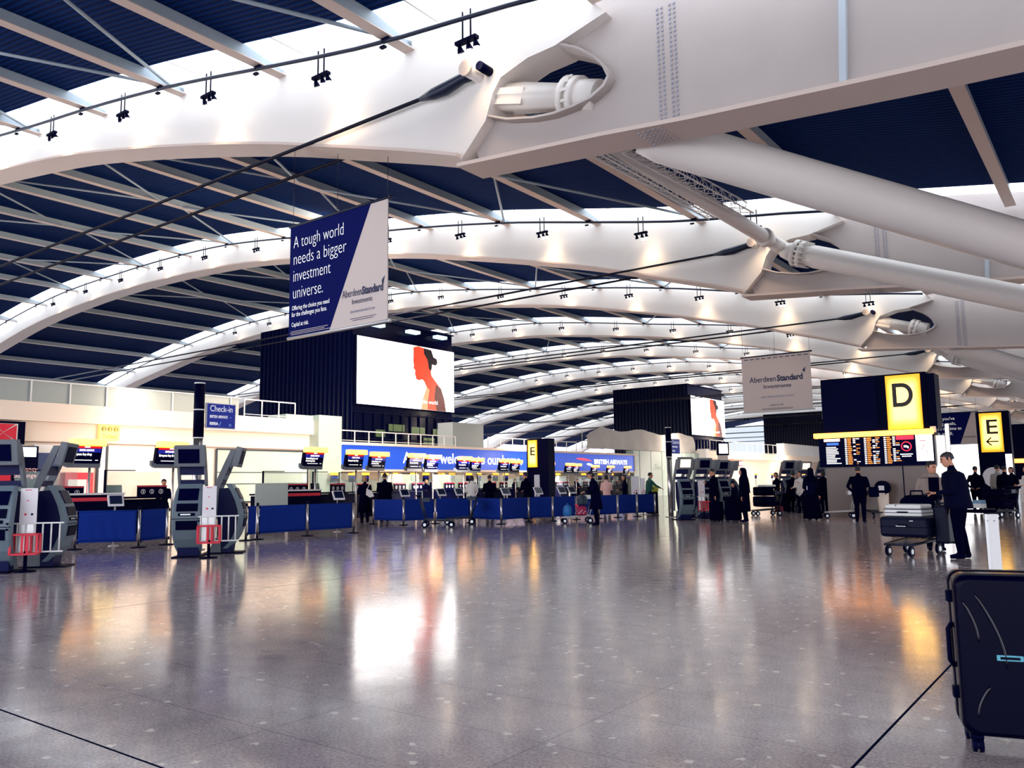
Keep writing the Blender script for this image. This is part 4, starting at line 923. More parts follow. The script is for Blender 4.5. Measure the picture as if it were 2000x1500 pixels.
# ------------------------------------------------------------------ tilted info tablets on the barriers
def tablet():
    t = thing('info_tablet', 'x', 'display stand')
    mb = MB(); mb.tube((0, 0.1, 0), (0, 0.1, 1.0), 0.025, n=8); mb.lathe([(0.14, 0), (0.14, 0.015), (0.03, 0.03)], (0, 0.1, 0)); mb.obj('stand', m_chrome, t)
    mb = MB(); mb.box((0, 0, 1.08), (0.42, 0.035, 0.34), rx=-0.7, bev=0.012); mb.obj('frame', m_poster, t)
    mb = MB(); mb.box((0, -0.02, 1.1), (0.32, 0.03, 0.24), rx=-0.7); mb.obj('screen', mat('tablet_dark', rgb(14, 24, 60), 0.2), t)
    return t
tb = tablet(); TB = [(222, 986), (660, 981), (790, 977), (862, 974), (897, 972), (988, 970), (1052, 972), (1098, 966), (1118, 965)]
for i, (px, py) in enumerate(TB):
    j = max(q for q in range(len(BP)) if BP[q][0] <= px); u = (px - BP[j][0]) / (BP[j + 1][0] - BP[j][0])
    p = on_floor(px, BP[j][1] * (1 - u) + BP[j + 1][1] * u - 2); r_ = Vector((p.x, p.y, 0)).normalized() * 0.55; loc = (p.x + r_.x, p.y + r_.y, 0); rz = face(0.95, -0.3)
    lab = '%s tilted white-framed info tablet from the left along the barriers' % ORD[i]
    if i == 0: tb.location = loc; tb.scale = (0.85, 0.85, 1.0); tb.rotation_euler = (0, 0, rz); tb['label'] = lab; tb['group'] = 'tilted info tablets'
    else: dup(tb, loc, rz, lab, 'tilted info tablets')

# ------------------------------------------------------------------ blue queue barriers
def barrier_post():
    t = thing('barrier_post', 'x', 'barrier post')
    mb = MB(); mb.lathe([(0.17, 0), (0.175, 0.012), (0.16, 0.022), (0.05, 0.035)]); mb.obj('base', m_black, t)
    mb = MB(); mb.tube((0, 0, 0.02), (0, 0, 0.9), 0.032, n=14); mb.obj('pole', m_chrome, t)
    mb = MB(); mb.tube((0, 0, 0.88), (0, 0, 0.95), 0.036, 0.03, n=14); mb.box((0, 0.04, 0.84), (0.03, 0.05, 0.08)); mb.box((0, 0.04, 0.16), (0.03, 0.05, 0.08)); mb.obj('cap', m_black, t)
    return t
NOPANEL = {2, 6}
bp = barrier_post(); BPOS = [on_floor(*q) for q in BP]
for i, p in enumerate(BPOS):
    lab = '%s barrier post from the left in the blue queue barrier line' % ORD[i]
    if i == 0: bp.location = p; bp['label'] = lab; bp['group'] = 'barrier posts'
    else: dup(bp, p, random.random() * 0.3, lab, 'barrier posts')
for i in range(len(BPOS) - 1):
    if i in NOPANEL: continue
    a, b = BPOS[i], BPOS[i + 1]; d = b - a; L_ = d.length; ang = math.atan2(d.y, d.x)
    t = thing('queue_barrier', 'blue fabric queue barrier strung from the %s to the %s barrier post' % (ORD[i], ORD[i + 1]), 'queue barrier', a, ang, 'blue fabric queue barriers')
    rnd = random.Random(i); n = 24; rows = []
    ph = rnd.random() * 6
    for j in range(9):
        v = j / 8; z = 0.16 + 0.70 * v
        rows.append([(0.06 + (L_ - 0.12) * u / n, 0.03 * math.sin(PI * u / n) * (1 - v) + 0.006 * math.sin(u * 1.3 + ph + v * 2) * (1.1 - v), z) for u in range(n + 1)])
    mb = MB(); mb.loft(rows, cap=False, closed=False); o = mb.obj('fabric', m_fabric, t)
    sm = o.modifiers.new('thickness', 'SOLIDIFY'); sm.thickness = 0.008
    for z in (0.16, 0.86):
        mb = MB(); mb.tube((0.03, 0, z), (L_ - 0.03, 0, z), 0.012, n=8); mb.obj('cross_bar', m_fabric, t)
# second row barrier pieces and white notice boards at the far end
for px, py0, py1, lab in ((1047, 927, 970, 'tall white notice board beside the E totem'), (1241, 930, 968, 'wide white notice board at the end of the barriers'), (1256, 934, 968, 'narrow white notice board at the end of the barriers')):
    p = on_floor(px, py1 + 38 if px < 1100 else 1006); t_ = (p - CAM).dot(fw)
    z1 = (CAM + ray(px, py0) * t_).z; z0 = (CAM + ray(px, py1) * t_).z; wd = (0.22, 0.34, 0.16)[(1047, 1241, 1256).index(px)]
    t = thing('notice_board', lab, 'notice board', (p.x - 0.1, p.y + 0.25, 0), face(0.8, -0.6))
    mb = MB(); mb.box((0, 0, (z0 + z1) / 2), (wd, 0.05, z1 - z0)); mb.obj('board', m_poster, t)
    mb = MB(); mb.tube((0, 0.03, 0), (0, 0.03, z0 + 0.1), 0.03, n=8); mb.lathe([(0.15, 0), (0.15, 0.02), (0.03, 0.03)], (0, 0.03, 0)); mb.obj('stand', m_chrome, t)
    mb = MB(); mb.box((0.03, -0.028, z0 + 0.2), (0.06, 0.006, 0.06)); mb.box((-0.05, -0.028, z0 + 0.12), (0.05, 0.006, 0.05)); mb.obj('marks', m_red, t)
# ------------------------------------------------------------------ self check-in kiosks
KP = [(.20, 1.37), (.31, 1.22), (.40, 1.03), (.455, .84), (.465, .70), (.44, .52), (.37, .34), (.28, .20), (.18, .10)]
def kp(z):
    for (d0, z0), (d1, z1) in zip(KP, KP[1:]):
        if z1 <= z <= z0:
            u = (z0 - z) / (z0 - z1); return d0 + (d1 - d0) * u, math.atan2(d1 - d0, z0 - z1)
    return KP[-1][0], 0
def make_kiosk(lit=False):
    t = thing('checkin_kiosk', 'x', 'kiosk')
    rings = []
    for i, (d, z) in enumerate(KP):
        w_ = (0.21, 0.25, 0.27, 0.275, 0.275, 0.27, 0.26, 0.245, 0.22)[i]
        rings.append([(-w_, -d + 0.03, z), (-w_ + 0.03, -d, z), (w_ - 0.03, -d, z), (w_, -d + 0.03, z), (w_, -d + 0.10, z), (-w_, -d + 0.10, z)])
    mb = MB(); mb.loft(rings, smooth=False); mb.obj('front_shell', m_kshell, t)
    def panel(name, z, h, w_, mt, dep=0.02, dx=0, parent=t):
        d, a = kp(z); mb = MB(); mb.box((dx, -d - 0.004, z), (w_, dep, h), rx=-a); return mb.obj(name, mt, parent)
    panel('touch_screen', 1.17, 0.24, 0.36, m_screen)
    panel('card_recess', 0.93, 0.15, 0.38, m_black)
    sl = panel('boarding_slot', 0.80, 0.055, 0.30, m_black); panel('slot_lip', 0.80, 0.022, 0.18, m_alu, 0.03, -0.02, sl)
    panel('lower_recess', 0.60, 0.17, 0.38, m_black)
    panel('lock', 0.77, 0.03, 0.03, m_black, 0.03, 0.22); panel('lock', 0.68, 0.03, 0.03, m_black, 0.03, 0.22)
    panel('seam', 0.72, 0.012, 0.54, m_black, 0.012)
    mb = MB(); mb.prism([(-0.19, -d, z) for d, z in ((-.06, 1.27), (.18, 1.29), (.30, 1.12), (.37, .92), (.38, .70), (.35, .48), (.27, .28), (.24, .0), (.06, .0), (.05, .3), (-.05, .7))], (0.38, 0, 0)); mb.obj('navy_body', m_knavy, t)
    mb = MB(); mb.prism([(-0.16, -d, z) for d, z in ((.04, .0), (.03, .3), (-.1, .3), (-.2, .0))], (0.32, 0, 0)); mb.obj('foot', m_karm, t)
    mb = MB(); mb.box((0, -0.08, 0.012), (0.5, 0.75, 0.024)); mb.obj('base_plate', m_black, t)
    for s in (-1, 1):
        mb = MB(); pts = [(-.09, .3), (-.07, .9), (-.06, 1.28), (.02, 1.5), (.12, 1.74), (.24, 2.04)]; ws = (.03, .035, .05, .06, .06, .05)
        mb.loft([[(s * 0.245 - 0.022, -d - w_, z), (s * 0.245 + 0.022, -d - w_, z), (s * 0.245 + 0.022, -d + w_, z), (s * 0.245 - 0.022, -d + w_, z)] for (d, z), w_ in zip(pts, ws)], smooth=False)
        mb.obj('arm', m_karm, t)
    mb = MB(); mb.box((0, -0.32, 1.90), (0.56, 0.12, 0.40), rx=0.24, bev=0.012); hd = mb.obj('monitor', m_karm, t)
    mb = MB(); mb.box((-0.01, -0.385, 1.89), (0.38, 0.012, 0.27), rx=0.24); mb.obj('monitor_screen', mat('lit_kiosk_screen', rgb(255, 214, 180), 0.4, emit=0.9) if lit else m_screen, hd)
    mb = MB(); mb.box((0, -0.1, 1.62), (0.44, 0.02, 0.16)); mb.box((0, -0.03, 1.40), (0.44, 0.02, 0.1)); mb.obj('rear_panel', m_knavy, t)
    return t
ka = make_kiosk(); kb = make_kiosk(True); KUSED = set()
GA = face(0.73, -0.69); GB = face(0.69, 0.73)
def kiosk(px, py, yaw, label, lit=False, p=None):
    p = p or on_floor(px, py); ka.scale = kb.scale = (1.05, 1.05, 1.05); src = kb if lit else ka
    if lit not in KUSED:
        KUSED.add(lit); src.location = p; src.rotation_euler = (0, 0, yaw); src['label'] = label; src['group'] = 'self check-in kiosks'; return src
    return dup(src, p, yaw, label, 'self check-in kiosks')
def gauge(px, py, yaw, label):
    t = thing('bag_gauge', label, 'baggage gauge', on_floor(px, py), yaw)
    mb = MB(); mb.lathe([(0.17, 0), (0.17, 0.02), (0.03, 0.03), (0.03, 0.34)]); mb.obj('stand', m_black, t)
    mb = MB()
    for z in (0.32, 0.80): mb.box((0.16, 0.08, z), (0.76, 0.025, 0.025))
    mb.obj('rails', m_white, t)
    for i in range(6):
        mb = MB(); mb.tube((-0.17 + i * 0.13, 0.08, 0.32), (-0.17 + i * 0.13, 0.08, 0.80), 0.014, n=8); mb.obj('bar', m_white, t)
    mb = MB(); mb.box((-0.02, 0.10, 1.08), (0.26, 0.02, 0.62)); ps = mb.obj('poster', m_poster, t)
    mb = MB(); mb.box((-0.02, 0.10, 0.55), (0.26, 0.03, 0.46)); mb.box((-0.02, 0.12, 0.7), (0.04, 0.03, 0.7)); mb.obj('pillar', m_alu, t)
    mb = MB(); mb.tube((-0.06, 0.085, 0.95), (-0.06, 0.092, 0.95), 0.02, n=10); mb.box((-0.03, 0.087, 1.18), (0.03, 0.006, 0.015)); mb.box((-0.03, 0.087, 1.36), (0.1, 0.006, 0.012)); mb.obj('red_marks', m_red, ps)
    mb = MB(); mb.box((0.04, 0.087, 0.95), (0.035, 0.006, 0.03)); mb.obj('black_mark', m_black, ps)
    mb = MB()
    for z in (0.30, 0.62):
        for yy in (-0.16, 0.04): mb.box((0.0, yy, z), (0.40, 0.02, 0.03))
        for xx in (-0.2, 0.2): mb.box((xx, -0.06, z), (0.02, 0.22, 0.03))
    for xx in (-0.2, -0.02, 0.06, 0.2):
        for yy in (-0.16, 0.04): mb.box((xx, yy, 0.46), (0.035, 0.02, 0.32))
    mb.obj('red_cage', m_red, t)
    return t
# nearest pair, at the left edge
kiosk(4, 1116, GA, 'grey check-in kiosk cut by the left edge of the view')
kiosk(80, 1107, GB, 'grey check-in kiosk seen side-on, nearest at the far left')
gauge(48, 1117, GA + 0.1, 'red cabin bag gauge with white rails between the two nearest kiosks')
kiosk(372, 1086, GA, 'grey check-in kiosk facing us, in front of the navy Check-in post')
kiosk(430, 1080, GB, 'grey check-in kiosk seen side-on, beside the second red bag gauge')
gauge(407, 1090, GA + 0.1, 'red cabin bag gauge with white rails beside the front-facing kiosk')
kiosk(1333, 1015, GA + 0.12, 'grey check-in kiosk with lit peach monitor among the middle kiosks', True)
kiosk(1342, 1010, GB + 0.1, 'grey check-in kiosk side-on behind the lit-monitor kiosk')
kiosk(1371, 1011, GA + 0.12, 'grey check-in kiosk facing us, second of the middle kiosks')
kiosk(1386, 1006, GB + 0.1, 'grey check-in kiosk side-on beside the man in the cap')
kiosk(1408, 1003, GA + 0.12, 'grey check-in kiosk facing us behind the man in the cap')
kiosk(1424, 1001, GB + 0.1, 'grey check-in kiosk side-on to the right of the man in the cap')
kiosk(1536, 998, GA + 0.15, 'grey check-in kiosk facing us behind the loaded trolley')
kiosk(1548, 997, GB + 0.1, 'grey check-in kiosk side-on behind the bending traveller')
kiosk(1569, 993, GA + 0.15, 'grey check-in kiosk behind the woman in the long black gown', True)
kiosk(1606, 999, GB + 0.2, 'grey check-in kiosk side-on left of the departures board')
t = gauge(1376, 1013, GA + 0.1, 'cabin bag gauge in front of the second middle kiosk')
# far cafe-like counters and lit signs on the far block
for i, (px, py, c, lab) in enumerate(((1444, 905, m_red, 'small red and white sign on the far cream wall'), (1538, 917, m_red, 'red and white sign above the far kiosks'), (1607, 914, m_red, 'small red sign at the far end of the cream wall'))):
    X = -36.6; p = on_x(px, py, X); t = thing('wall_sign', lab, 'sign', (X, p.y, p.z), face(1, 0))
    w_ = (1.6, 4.2, 2.0)[i]; mb = MB(); mb.box((0, 0, 0), (w_, 0.2, 0.62)); mb.obj('box', c, t)
    mb = MB(); mb.box((w_ * 0.12, -0.11, 0), (w_ * 0.6, 0.02, 0.4)); mb.obj('white_field', m_lit_w, t)
for i, px in enumerate((1378, 1454, 1476, 1508, 1524, 1556, 1570)):
    p = on_x(px, 920, -34.5); dup(rs, (-34.5, p.y, 0), face(1, 0), '%s small yellow-topped sign from the left along the far block' % ORD[i], 'small signs of the far block')
t = thing('stand_mirror', 'white-faced dark framed stand sign tall among the far signs', 'sign', (on_floor(1478, 1004).x - 3, on_floor(1478, 1004).y + 4, 0), face(0.8, -0.6))
mb = MB(); mb.box((0, 0, 1.3), (0.5, 0.08, 2.6)); mb.obj('post', m_cream, t)
mb = MB(); mb.box((0, -0.02, 2.85), (0.62, 0.12, 0.62), bev=0.03); mb.obj('frame', m_black, t)
mb = MB(); mb.box((0, -0.085, 2.85), (0.46, 0.02, 0.46)); mb.obj('face', m_lit_w, t)

# ------------------------------------------------------------------ trolleys and luggage
def trolley(label, loc, rz, advert=None, dark=False):
    # travels towards -Y; handle at +Y
    t = thing('luggage_trolley', label, 'luggage trolley', loc, rz)
    fm = m_pipe if dark else m_alu
    mb = MB(); mb.pipe([(-0.24, -0.55, 0.2), (-0.3, 0.36, 0.26), (0.3, 0.36, 0.26), (0.24, -0.55, 0.2), (-0.24, -0.55, 0.2)], 0.02, 8)
    for i in range(5): mb.box((-0.2 + 0.1 * i, -0.1, 0.24), (0.03, 0.9, 0.015), rx=0.065)
    mb.obj('platform', fm, t)
    mb = MB()
    for s in (-1, 1): mb.pipe([(s * 0.28, 0.3, 0.2), (s * 0.28, 0.42, 0.6), (s * 0.27, 0.52, 0.98)], 0.02, 8)
    for z, y in ((0.55, 0.4), (0.78, 0.47)): mb.tube((-0.28, y, z), (0.28, y, z), 0.016, n=8)
    mb.obj('back_frame', fm, t)
    mb = MB(); mb.pipe([(-0.31, 0.5, 0.97), (-0.3, 0.6, 1.02), (0.3, 0.6, 1.02), (0.31, 0.5, 0.97)], 0.024, 8); mb.obj('handle', m_black, t)
    mb = MB(); mb.box((0, 0.43, 0.67), (0.5, 0.015, 0.24), rx=-0.28); mb.obj('advert_panel', advert or m_screen, t)
    mb = MB(); mb.box((0, 0.34, 0.82), (0.48, 0.26, 0.012))
    for x in (-0.24, 0.24): mb.box((x, 0.34, 0.88), (0.012, 0.26, 0.12))
    mb.box((0, 0.22, 0.88), (0.48, 0.012, 0.12)); mb.obj('basket', fm, t)
    for x, y, r in ((-0.2, -0.5, 0.09), (0.2, -0.5, 0.09), (-0.29, 0.34, 0.10), (0.29, 0.34, 0.10)):
        mb = MB(); mb.tube((x - 0.022, y, r), (x + 0.022, y, r), r, n=18); mb.box((x, y, r + 0.08), (0.02, 0.05, 0.1)); wl_ = mb.obj('wheel', m_black, t)
        mb = MB(); mb.tube((x - 0.026, y, r), (x + 0.026, y, r), r * 0.5, n=12); mb.obj('hub', m_alu, wl_)
    return t
def case(name, label, cat, loc, dim, rz=0, mt=None, ribs=True, handle='top', wheels=False, rx=0, ry=0, group=None):
    t = thing(name, label, cat, loc, rz, group); t.rotation_euler = (rx, ry, rz); W_, D_, H_ = dim; b = min(dim) * 0.16
    mb = MB(); mb.box((0, 0, H_ / 2), dim, bev=b); mb.obj('shell', mt or m_blackcloth, t)
    mb = MB(); mb.box((0, 0, H_ / 2), (W_ + 0.008, 0.012, H_ + 0.008) if D_ < H_ else (W_ + 0.008, D_ + 0.008, 0.012), bev=0.004); mb.obj('zip_seam', m_black, t)
    mb = MB(); z = H_
    if handle == 'top': mb.pipe([(-0.09, 0, z - 0.01), (-0.08, 0, z + 0.03), (0.08, 0, z + 0.03), (0.09, 0, z - 0.01)], 0.012, 8)
    else: mb.pipe([(-0.09, -D_ / 2 + 0.01, z * 0.6), (-0.08, -D_ / 2 - 0.03, z * 0.6), (0.08, -D_ / 2 - 0.03, z * 0.6), (0.09, -D_ / 2 + 0.01, z * 0.6)], 0.012, 8)
    mb.obj('handle', m_black, t)
    if wheels:
        for x in (-W_ / 2 + 0.06, W_ / 2 - 0.06):
            for y in (-D_ / 2 + 0.05, D_ / 2 - 0.05):
                mb = MB(); mb.tube((x - 0.015, y, -0.02), (x + 0.015, y, -0.02), 0.03, n=10); mb.obj('wheel', m_black, t)
    return t
# near loaded trolley of the two talking men
p = on_floor(1785, 1083); LT = p; yaw = face(-0.25, -0.97)
trolley('dark trolley carrying the big cases of the two talking men', p, yaw, dark=True)
d_ = Vector((math.sin(yaw), -math.cos(yaw), 0)); s_ = Vector((math.cos(yaw), math.sin(yaw), 0))
big = case('suitcase', 'big black suitcase lying across the trolley by the two talking men', 'suitcase', p + d_ * 0.12 + s_ * 0.02 + Vector((0, 0, 0.32)), (0.84, 0.56, 0.36), yaw, mat('navy_black_case', rgb(3, 7, 40), 0.45, spec=0.15), handle='front')
mb = MB(); mb.box((-0.02, -0.287, 0.2), (0.17, 0.008, 0.022)); mb.box((0.17, -0.287, 0.29), (0.06, 0.008, 0.014)); mb.obj('white_tag', m_poster, big)
m_floral = bpy.data.materials.new('floral_shell'); m_floral.use_nodes = True
nt = m_floral.node_tree; b = nt.nodes['Principled BSDF']; tc = nt.nodes.new('ShaderNodeTexCoord'); v = nt.nodes.new('ShaderNodeTexVoronoi'); v.inputs['Scale'].default_value = 9
r = nt.nodes.new('ShaderNodeValToRGB'); e = r.color_ramp.elements; e[0].position = 0.10; e[0].color = rgb(60, 66, 84); e[1].position = 0.17; e[1].color = rgb(240, 238, 232)
nt.links.new(tc.outputs['Object'], v.inputs['Vector']); nt.links.new(v.outputs['Distance'], r.inputs[0]); nt.links.new(r.outputs[0], b.inputs['Base Color'])
fl = case('suitcase', 'white floral hard case lying on top of the big black suitcase', 'suitcase', p + d_ * 0.08 + Vector((0, 0, 0.685)), (0.66, 0.46, 0.12), yaw, m_white, handle='front')
mb = MB(); mb.box((0, 0, 0.165), (0.64, 0.44, 0.085), bev=0.03); mb.obj('floral_lid', m_floral, fl)
mb = MB(); mb.box((0, 0, 0.122), (0.67, 0.47, 0.012)); mb.obj('grey_seam', m_knavy, fl)
bag = thing('holdall', 'soft black holdall on the trolley behind the white floral case', 'bag', p - d_ * 0.26 + Vector((0, 0, 0.72)), yaw)
mb = MB(); mb.ell([(0, 0, 0.0, 0.3, 0.11), (0, 0, 0.1, 0.34, 0.14), (0, 0, 0.24, 0.30, 0.12), (0, 0, 0.32, 0.2, 0.06)], 20); mb.obj('body', m_blackcloth, bag)
mb = MB(); mb.pipe([(-0.12, 0, 0.28), (-0.1, 0, 0.4), (0.1, 0, 0.4), (0.12, 0, 0.28)], 0.016, 8); mb.obj('straps', m_black, bag)
sd = case('suitcase', 'tall black suitcase standing at the side of the loaded trolley', 'suitcase', p + s_ * 0.56 - d_ * 0.1 + Vector((0, 0, 0.22)), (0.24, 0.44, 0.66), yaw, MATS['navy_black_case'])

# woman's trolley with coloured bags
p = on_floor(1131, 1022); yaw = face(-0.75, -0.62)
trolley('trolley piled with coloured bags, pushed by the woman in the long coat', p, yaw)
d_ = Vector((math.sin(yaw), -math.cos(yaw), 0))
bl = thing('blue_bag', 'bright blue carrier bag at the front of the woman\'s trolley', 'bag', p + d_ * 0.38 + Vector((0, 0, 0.25)), yaw)
mb = MB(); mb.ell([(0, 0, 0, 0.2, 0.13), (0, 0, 0.12, 0.23, 0.16), (0, 0, 0.28, 0.22, 0.14), (0.03, 0, 0.36, 0.16, 0.07)], 14); mb.obj('sack', mat('blue_bag', rgb(24, 112, 186), 0.5, noise=(9, 0.15), bump=0.4), bl)
mb = MB(); mb.pipe([(-0.1, 0, 0.33), (-0.05, 0, 0.42), (0.06, 0, 0.42), (0.1, 0, 0.33)], 0.012, 6); mb.obj('loop', MATS['blue_bag'], bl)
rd = thing('spotted_bag', 'crimson bag with white spots low on the woman\'s trolley', 'bag', p - d_ * 0.08 + Vector((0, 0, 0.26)), yaw)
mb = MB(); mb.box((0, 0, 0.16), (0.46, 0.34, 0.32), bev=0.07); mb.obj('body', mat('crimson_bag', rgb(160, 16, 74), 0.6), rd)
mb = MB(); rnd = random.Random(2)
for i in range(9): mb.sphere((-0.17 + 0.085 * (i % 5) + rnd.uniform(-.02, .02), -0.172, 0.08 + 0.1 * (i // 3) * 0.8), (0.02, 0.008, 0.02), u=8, v=6)
for i in range(5): mb.sphere((0.232, -0.1 + 0.05 * i, 0.08 + 0.05 * (i % 3)), (0.008, 0.02, 0.02), u=8, v=6)
mb.obj('white_spots', m_poster, rd)
mb = MB()
for x in (-0.15, 0.17): mb.sphere((x, -0.15, 0.33), (0.055, 0.04, 0.05))
mb.obj('pink_pompoms', mat('pink_pompom', rgb(240, 70, 96), 0.7), rd)
gc = case('suitcase', 'dark green suitcase with pink strip on the woman\'s trolley', 'suitcase', p - d_ * 0.14 + Vector((0, 0, 0.61)), (0.5, 0.3, 0.32), yaw, mat('dark_green_case', rgb(16, 44, 62), 0.5))
mb = MB(); mb.box((0.05, -0.155, 0.24), (0.2, 0.01, 0.03)); mb.obj('pink_strip', mat('pink_strip', rgb(240, 120, 140), 0.5), gc)

# empty trolleys
t = trolley('empty trolley standing sideways before the blue barriers, left of the woman', on_floor(852, 1030), face(0.8, 0.6), dark=True)
t2 = trolley('empty trolley with number 20 advert panel nested before the blue barriers', on_floor(903, 1024), face(-0.8, -0.6), dark=True)
text('20', 0.14, m_text_w, t2, (-0.18, 0.49, 0.64), (PI / 2 + 0.28, 0, PI), name='panel_number')
text('20', 0.14, m_text_w, t2, (-0.2, 0.40, 0.64), (PI / 2 - 0.28, 0, 0), name='panel_number')
trolley('light trolley parked left of the man at the departures board', on_floor(1645, 1012), face(-0.9, -0.35), advert=mat('trolley_picture', rgb(150, 170, 190), 0.4))
# round topped machine and cylinders in front of the board
q = on_floor(1728, 1012)
t = thing('charging_pod', 'round dark-topped pale pod machine right of the man at the board', 'machine', q, face(-0.2, -1))
mb = MB(); mb.ell([(0, 0, 0, 0.16, 0.12), (0, 0, 0.86, 0.19, 0.13)], 18); mb.obj('body', m_cream, t)
mb = MB(); mb.tube((0, -0.1, 1.03), (0, 0.1, 1.03), 0.25, n=28); mb.obj('round_head', m_black, t)
mb = MB(); mb.box((0, -0.105, 1.03), (0.2, 0.02, 0.16), bev=0.008); mb.obj('screen', m_poster, t)
t = trolley('dark trolley partly hidden between the board man and the round pod', on_floor(1709, 1011), face(0.5, -0.85), dark=True)
# right edge loaded trolley
p = on_floor(1958, 1012); yaw = face(-0.5, -0.85)
trolley('dark trolley loaded with black bags by the right edge', p, yaw, dark=True)
case('suitcase', 'black suitcase lying on the trolley by the right edge', 'suitcase', p + Vector((-0.05 + math.sin(yaw) * 0.1, -0.1 - math.cos(yaw) * 0.1, 0.33)), (0.85, 0.5, 0.3), yaw, m_blackcloth)
case('suitcase', 'smaller black case on top of the load by the right edge', 'suitcase', p + Vector((math.sin(yaw) * 0.16, -math.cos(yaw) * 0.16, 0.66)), (0.6, 0.4, 0.3), yaw + 0.2, m_blackcloth)
t = thing('white_carton', 'white boxes lying on the trolley load left of the right edge', 'boxes', p + Vector((-0.62, -0.5, 0.35)), yaw + 0.1)
mb = MB(); mb.box((0, 0, 0.07), (0.4, 0.3, 0.14)); mb.obj('lower_box', m_white, t)
mb = MB(); mb.box((0.05, 0, 0.2), (0.3, 0.25, 0.11)); mb.obj('upper_box', mat('pale_blue_box', rgb(120, 160, 190), 0.5), t)
mb = MB(); mb.box((0, -0.05, -0.06), (0.9, 0.6, 0.1)); tag(mb.obj('tray', m_blackcloth, None, p + Vector((-0.6, -0.45, 0.40 - 0.1)), yaw), 'black flat bag under the white boxes at the right', 'bag')

# loaded pushcart among the middle travellers
p = on_floor(1500, 1007); yaw = face(-0.7, -0.7)
trolley('trolley heaped with dark luggage among the middle travellers', p, yaw, dark=True)
case('suitcase', 'dark suitcase lowest on the heaped middle trolley', 'suitcase', p + Vector((math.sin(yaw) * 0.12, -math.cos(yaw) * 0.12, 0.34)), (0.95, 0.55, 0.4), yaw, m_darkcloth)
case('suitcase', 'dark suitcase topmost on the heaped middle trolley', 'suitcase', p + Vector((math.sin(yaw) * 0.14, -math.cos(yaw) * 0.14, 0.76)), (0.85, 0.5, 0.34), yaw, m_blackcloth)
t = thing('white_coat', 'white coat folded over the heaped middle trolley', 'coat', p + Vector((0, 0, 1.10)), yaw)
mb = MB(); mb.box((0, 0, 0.04), (0.8, 0.4, 0.08), bev=0.03); mb.obj('cloth', m_white, t)
t = thing('red_bag', 'dark red bag hanging at the base of the heaped middle trolley', 'bag', p + Vector((0.35, 0.25, 0.12)), yaw)
mb = MB(); mb.box((0, 0, 0.12), (0.4, 0.2, 0.24), bev=0.05); mb.obj('body', mat('dark_red_bag', rgb(110, 14, 44), 0.7), t)
case('suitcase', 'upright dark suitcase held by the man in the cap', 'suitcase', on_floor(1400, 1019) + Vector((0, 0, 0.05)), (0.42, 0.26, 0.62), face(-0.2, -1), m_blackcloth, wheels=True)
case('suitcase', 'upright dark suitcase in front of the woman with the long headscarf', 'suitcase', on_floor(1433, 1019) + Vector((0, 0, 0.05)), (0.5, 0.3, 0.78), face(0.1, -1), m_blackcloth, wheels=True)
case('suitcase', 'dark suitcase standing beside the bending traveller', 'suitcase', on_floor(1528, 1001) + Vector((0, 0, 0.05)), (0.45, 0.3, 0.75), face(0.3, -1), m_darkcloth, wheels=True)

# ------------------------------------------------------------------ near suitcase at the right edge
m_near = mat('near_case_shell', rgb(1, 1, 28), 0.25, spec=0.06)
m_rib = mat('near_case_rib', rgb(1, 1, 28), 0.12, spec=0.4)
p = Vector((-0.55, 4.96, 0.0)); yaw = math.radians(16)
t = thing('suitcase', 'big near-black hard-shell suitcase standing close by, cut by the right edge', 'suitcase', p, yaw)
def rrect(w_, h_, r, y, z0, n=6):
    out = []
    for cx, cz, a0 in ((w_ / 2 - r, z0 + h_ - r, 0), (-w_ / 2 + r, z0 + h_ - r, PI / 2), (-w_ / 2 + r, z0 + r, PI), (w_ / 2 - r, z0 + r, 1.5 * PI)):
        for i in range(n + 1): a = a0 + PI / 2 * i / n; out.append((cx + r * math.cos(a), y, cz + r * math.sin(a)))
    return out
mb = MB(); Wc, Hc, z0 = 0.56, 0.79, 0.075
mb.loft([rrect(Wc - 0.06, Hc - 0.06, 0.05, -0.165, z0 + 0.03), rrect(Wc - 0.02, Hc - 0.02, 0.06, -0.155, z0 + 0.01), rrect(Wc, Hc, 0.06, -0.12, z0), rrect(Wc, Hc, 0.06, -0.015, z0)])
mb.loft([rrect(Wc, Hc, 0.06, 0.015, z0), rrect(Wc, Hc, 0.06, 0.12, z0), rrect(Wc - 0.06, Hc - 0.06, 0.05, 0.165, z0 + 0.03)])
mb.obj('shell', m_near, t)
mb = MB(); mb.loft([rrect(Wc - 0.005, Hc - 0.005, 0.06, -0.016, z0 + .002), rrect(Wc - 0.005, Hc - 0.005, 0.06, 0.016, z0 + .002)]); mb.obj('zip', m_black, t)
for k_, (x0, dx, za, zb_) in enumerate(((-0.245, 0.06, 0.66, 0.46), (-0.19, 0.12, 0.70, 0.34), (-0.15, -0.06, 0.25, 0.10))):
    mb = MB(); pts = []
    for i in range(13):
        u = i / 12; pts.append((x0 + dx * math.sin(u * PI / 2), -0.165, z0 + za + (zb_ - za) * u))
    mb.pipe(pts, [0.003] + [0.008] * 11 + [0.003], 8); mb.obj('shell_rib', m_rib, t)
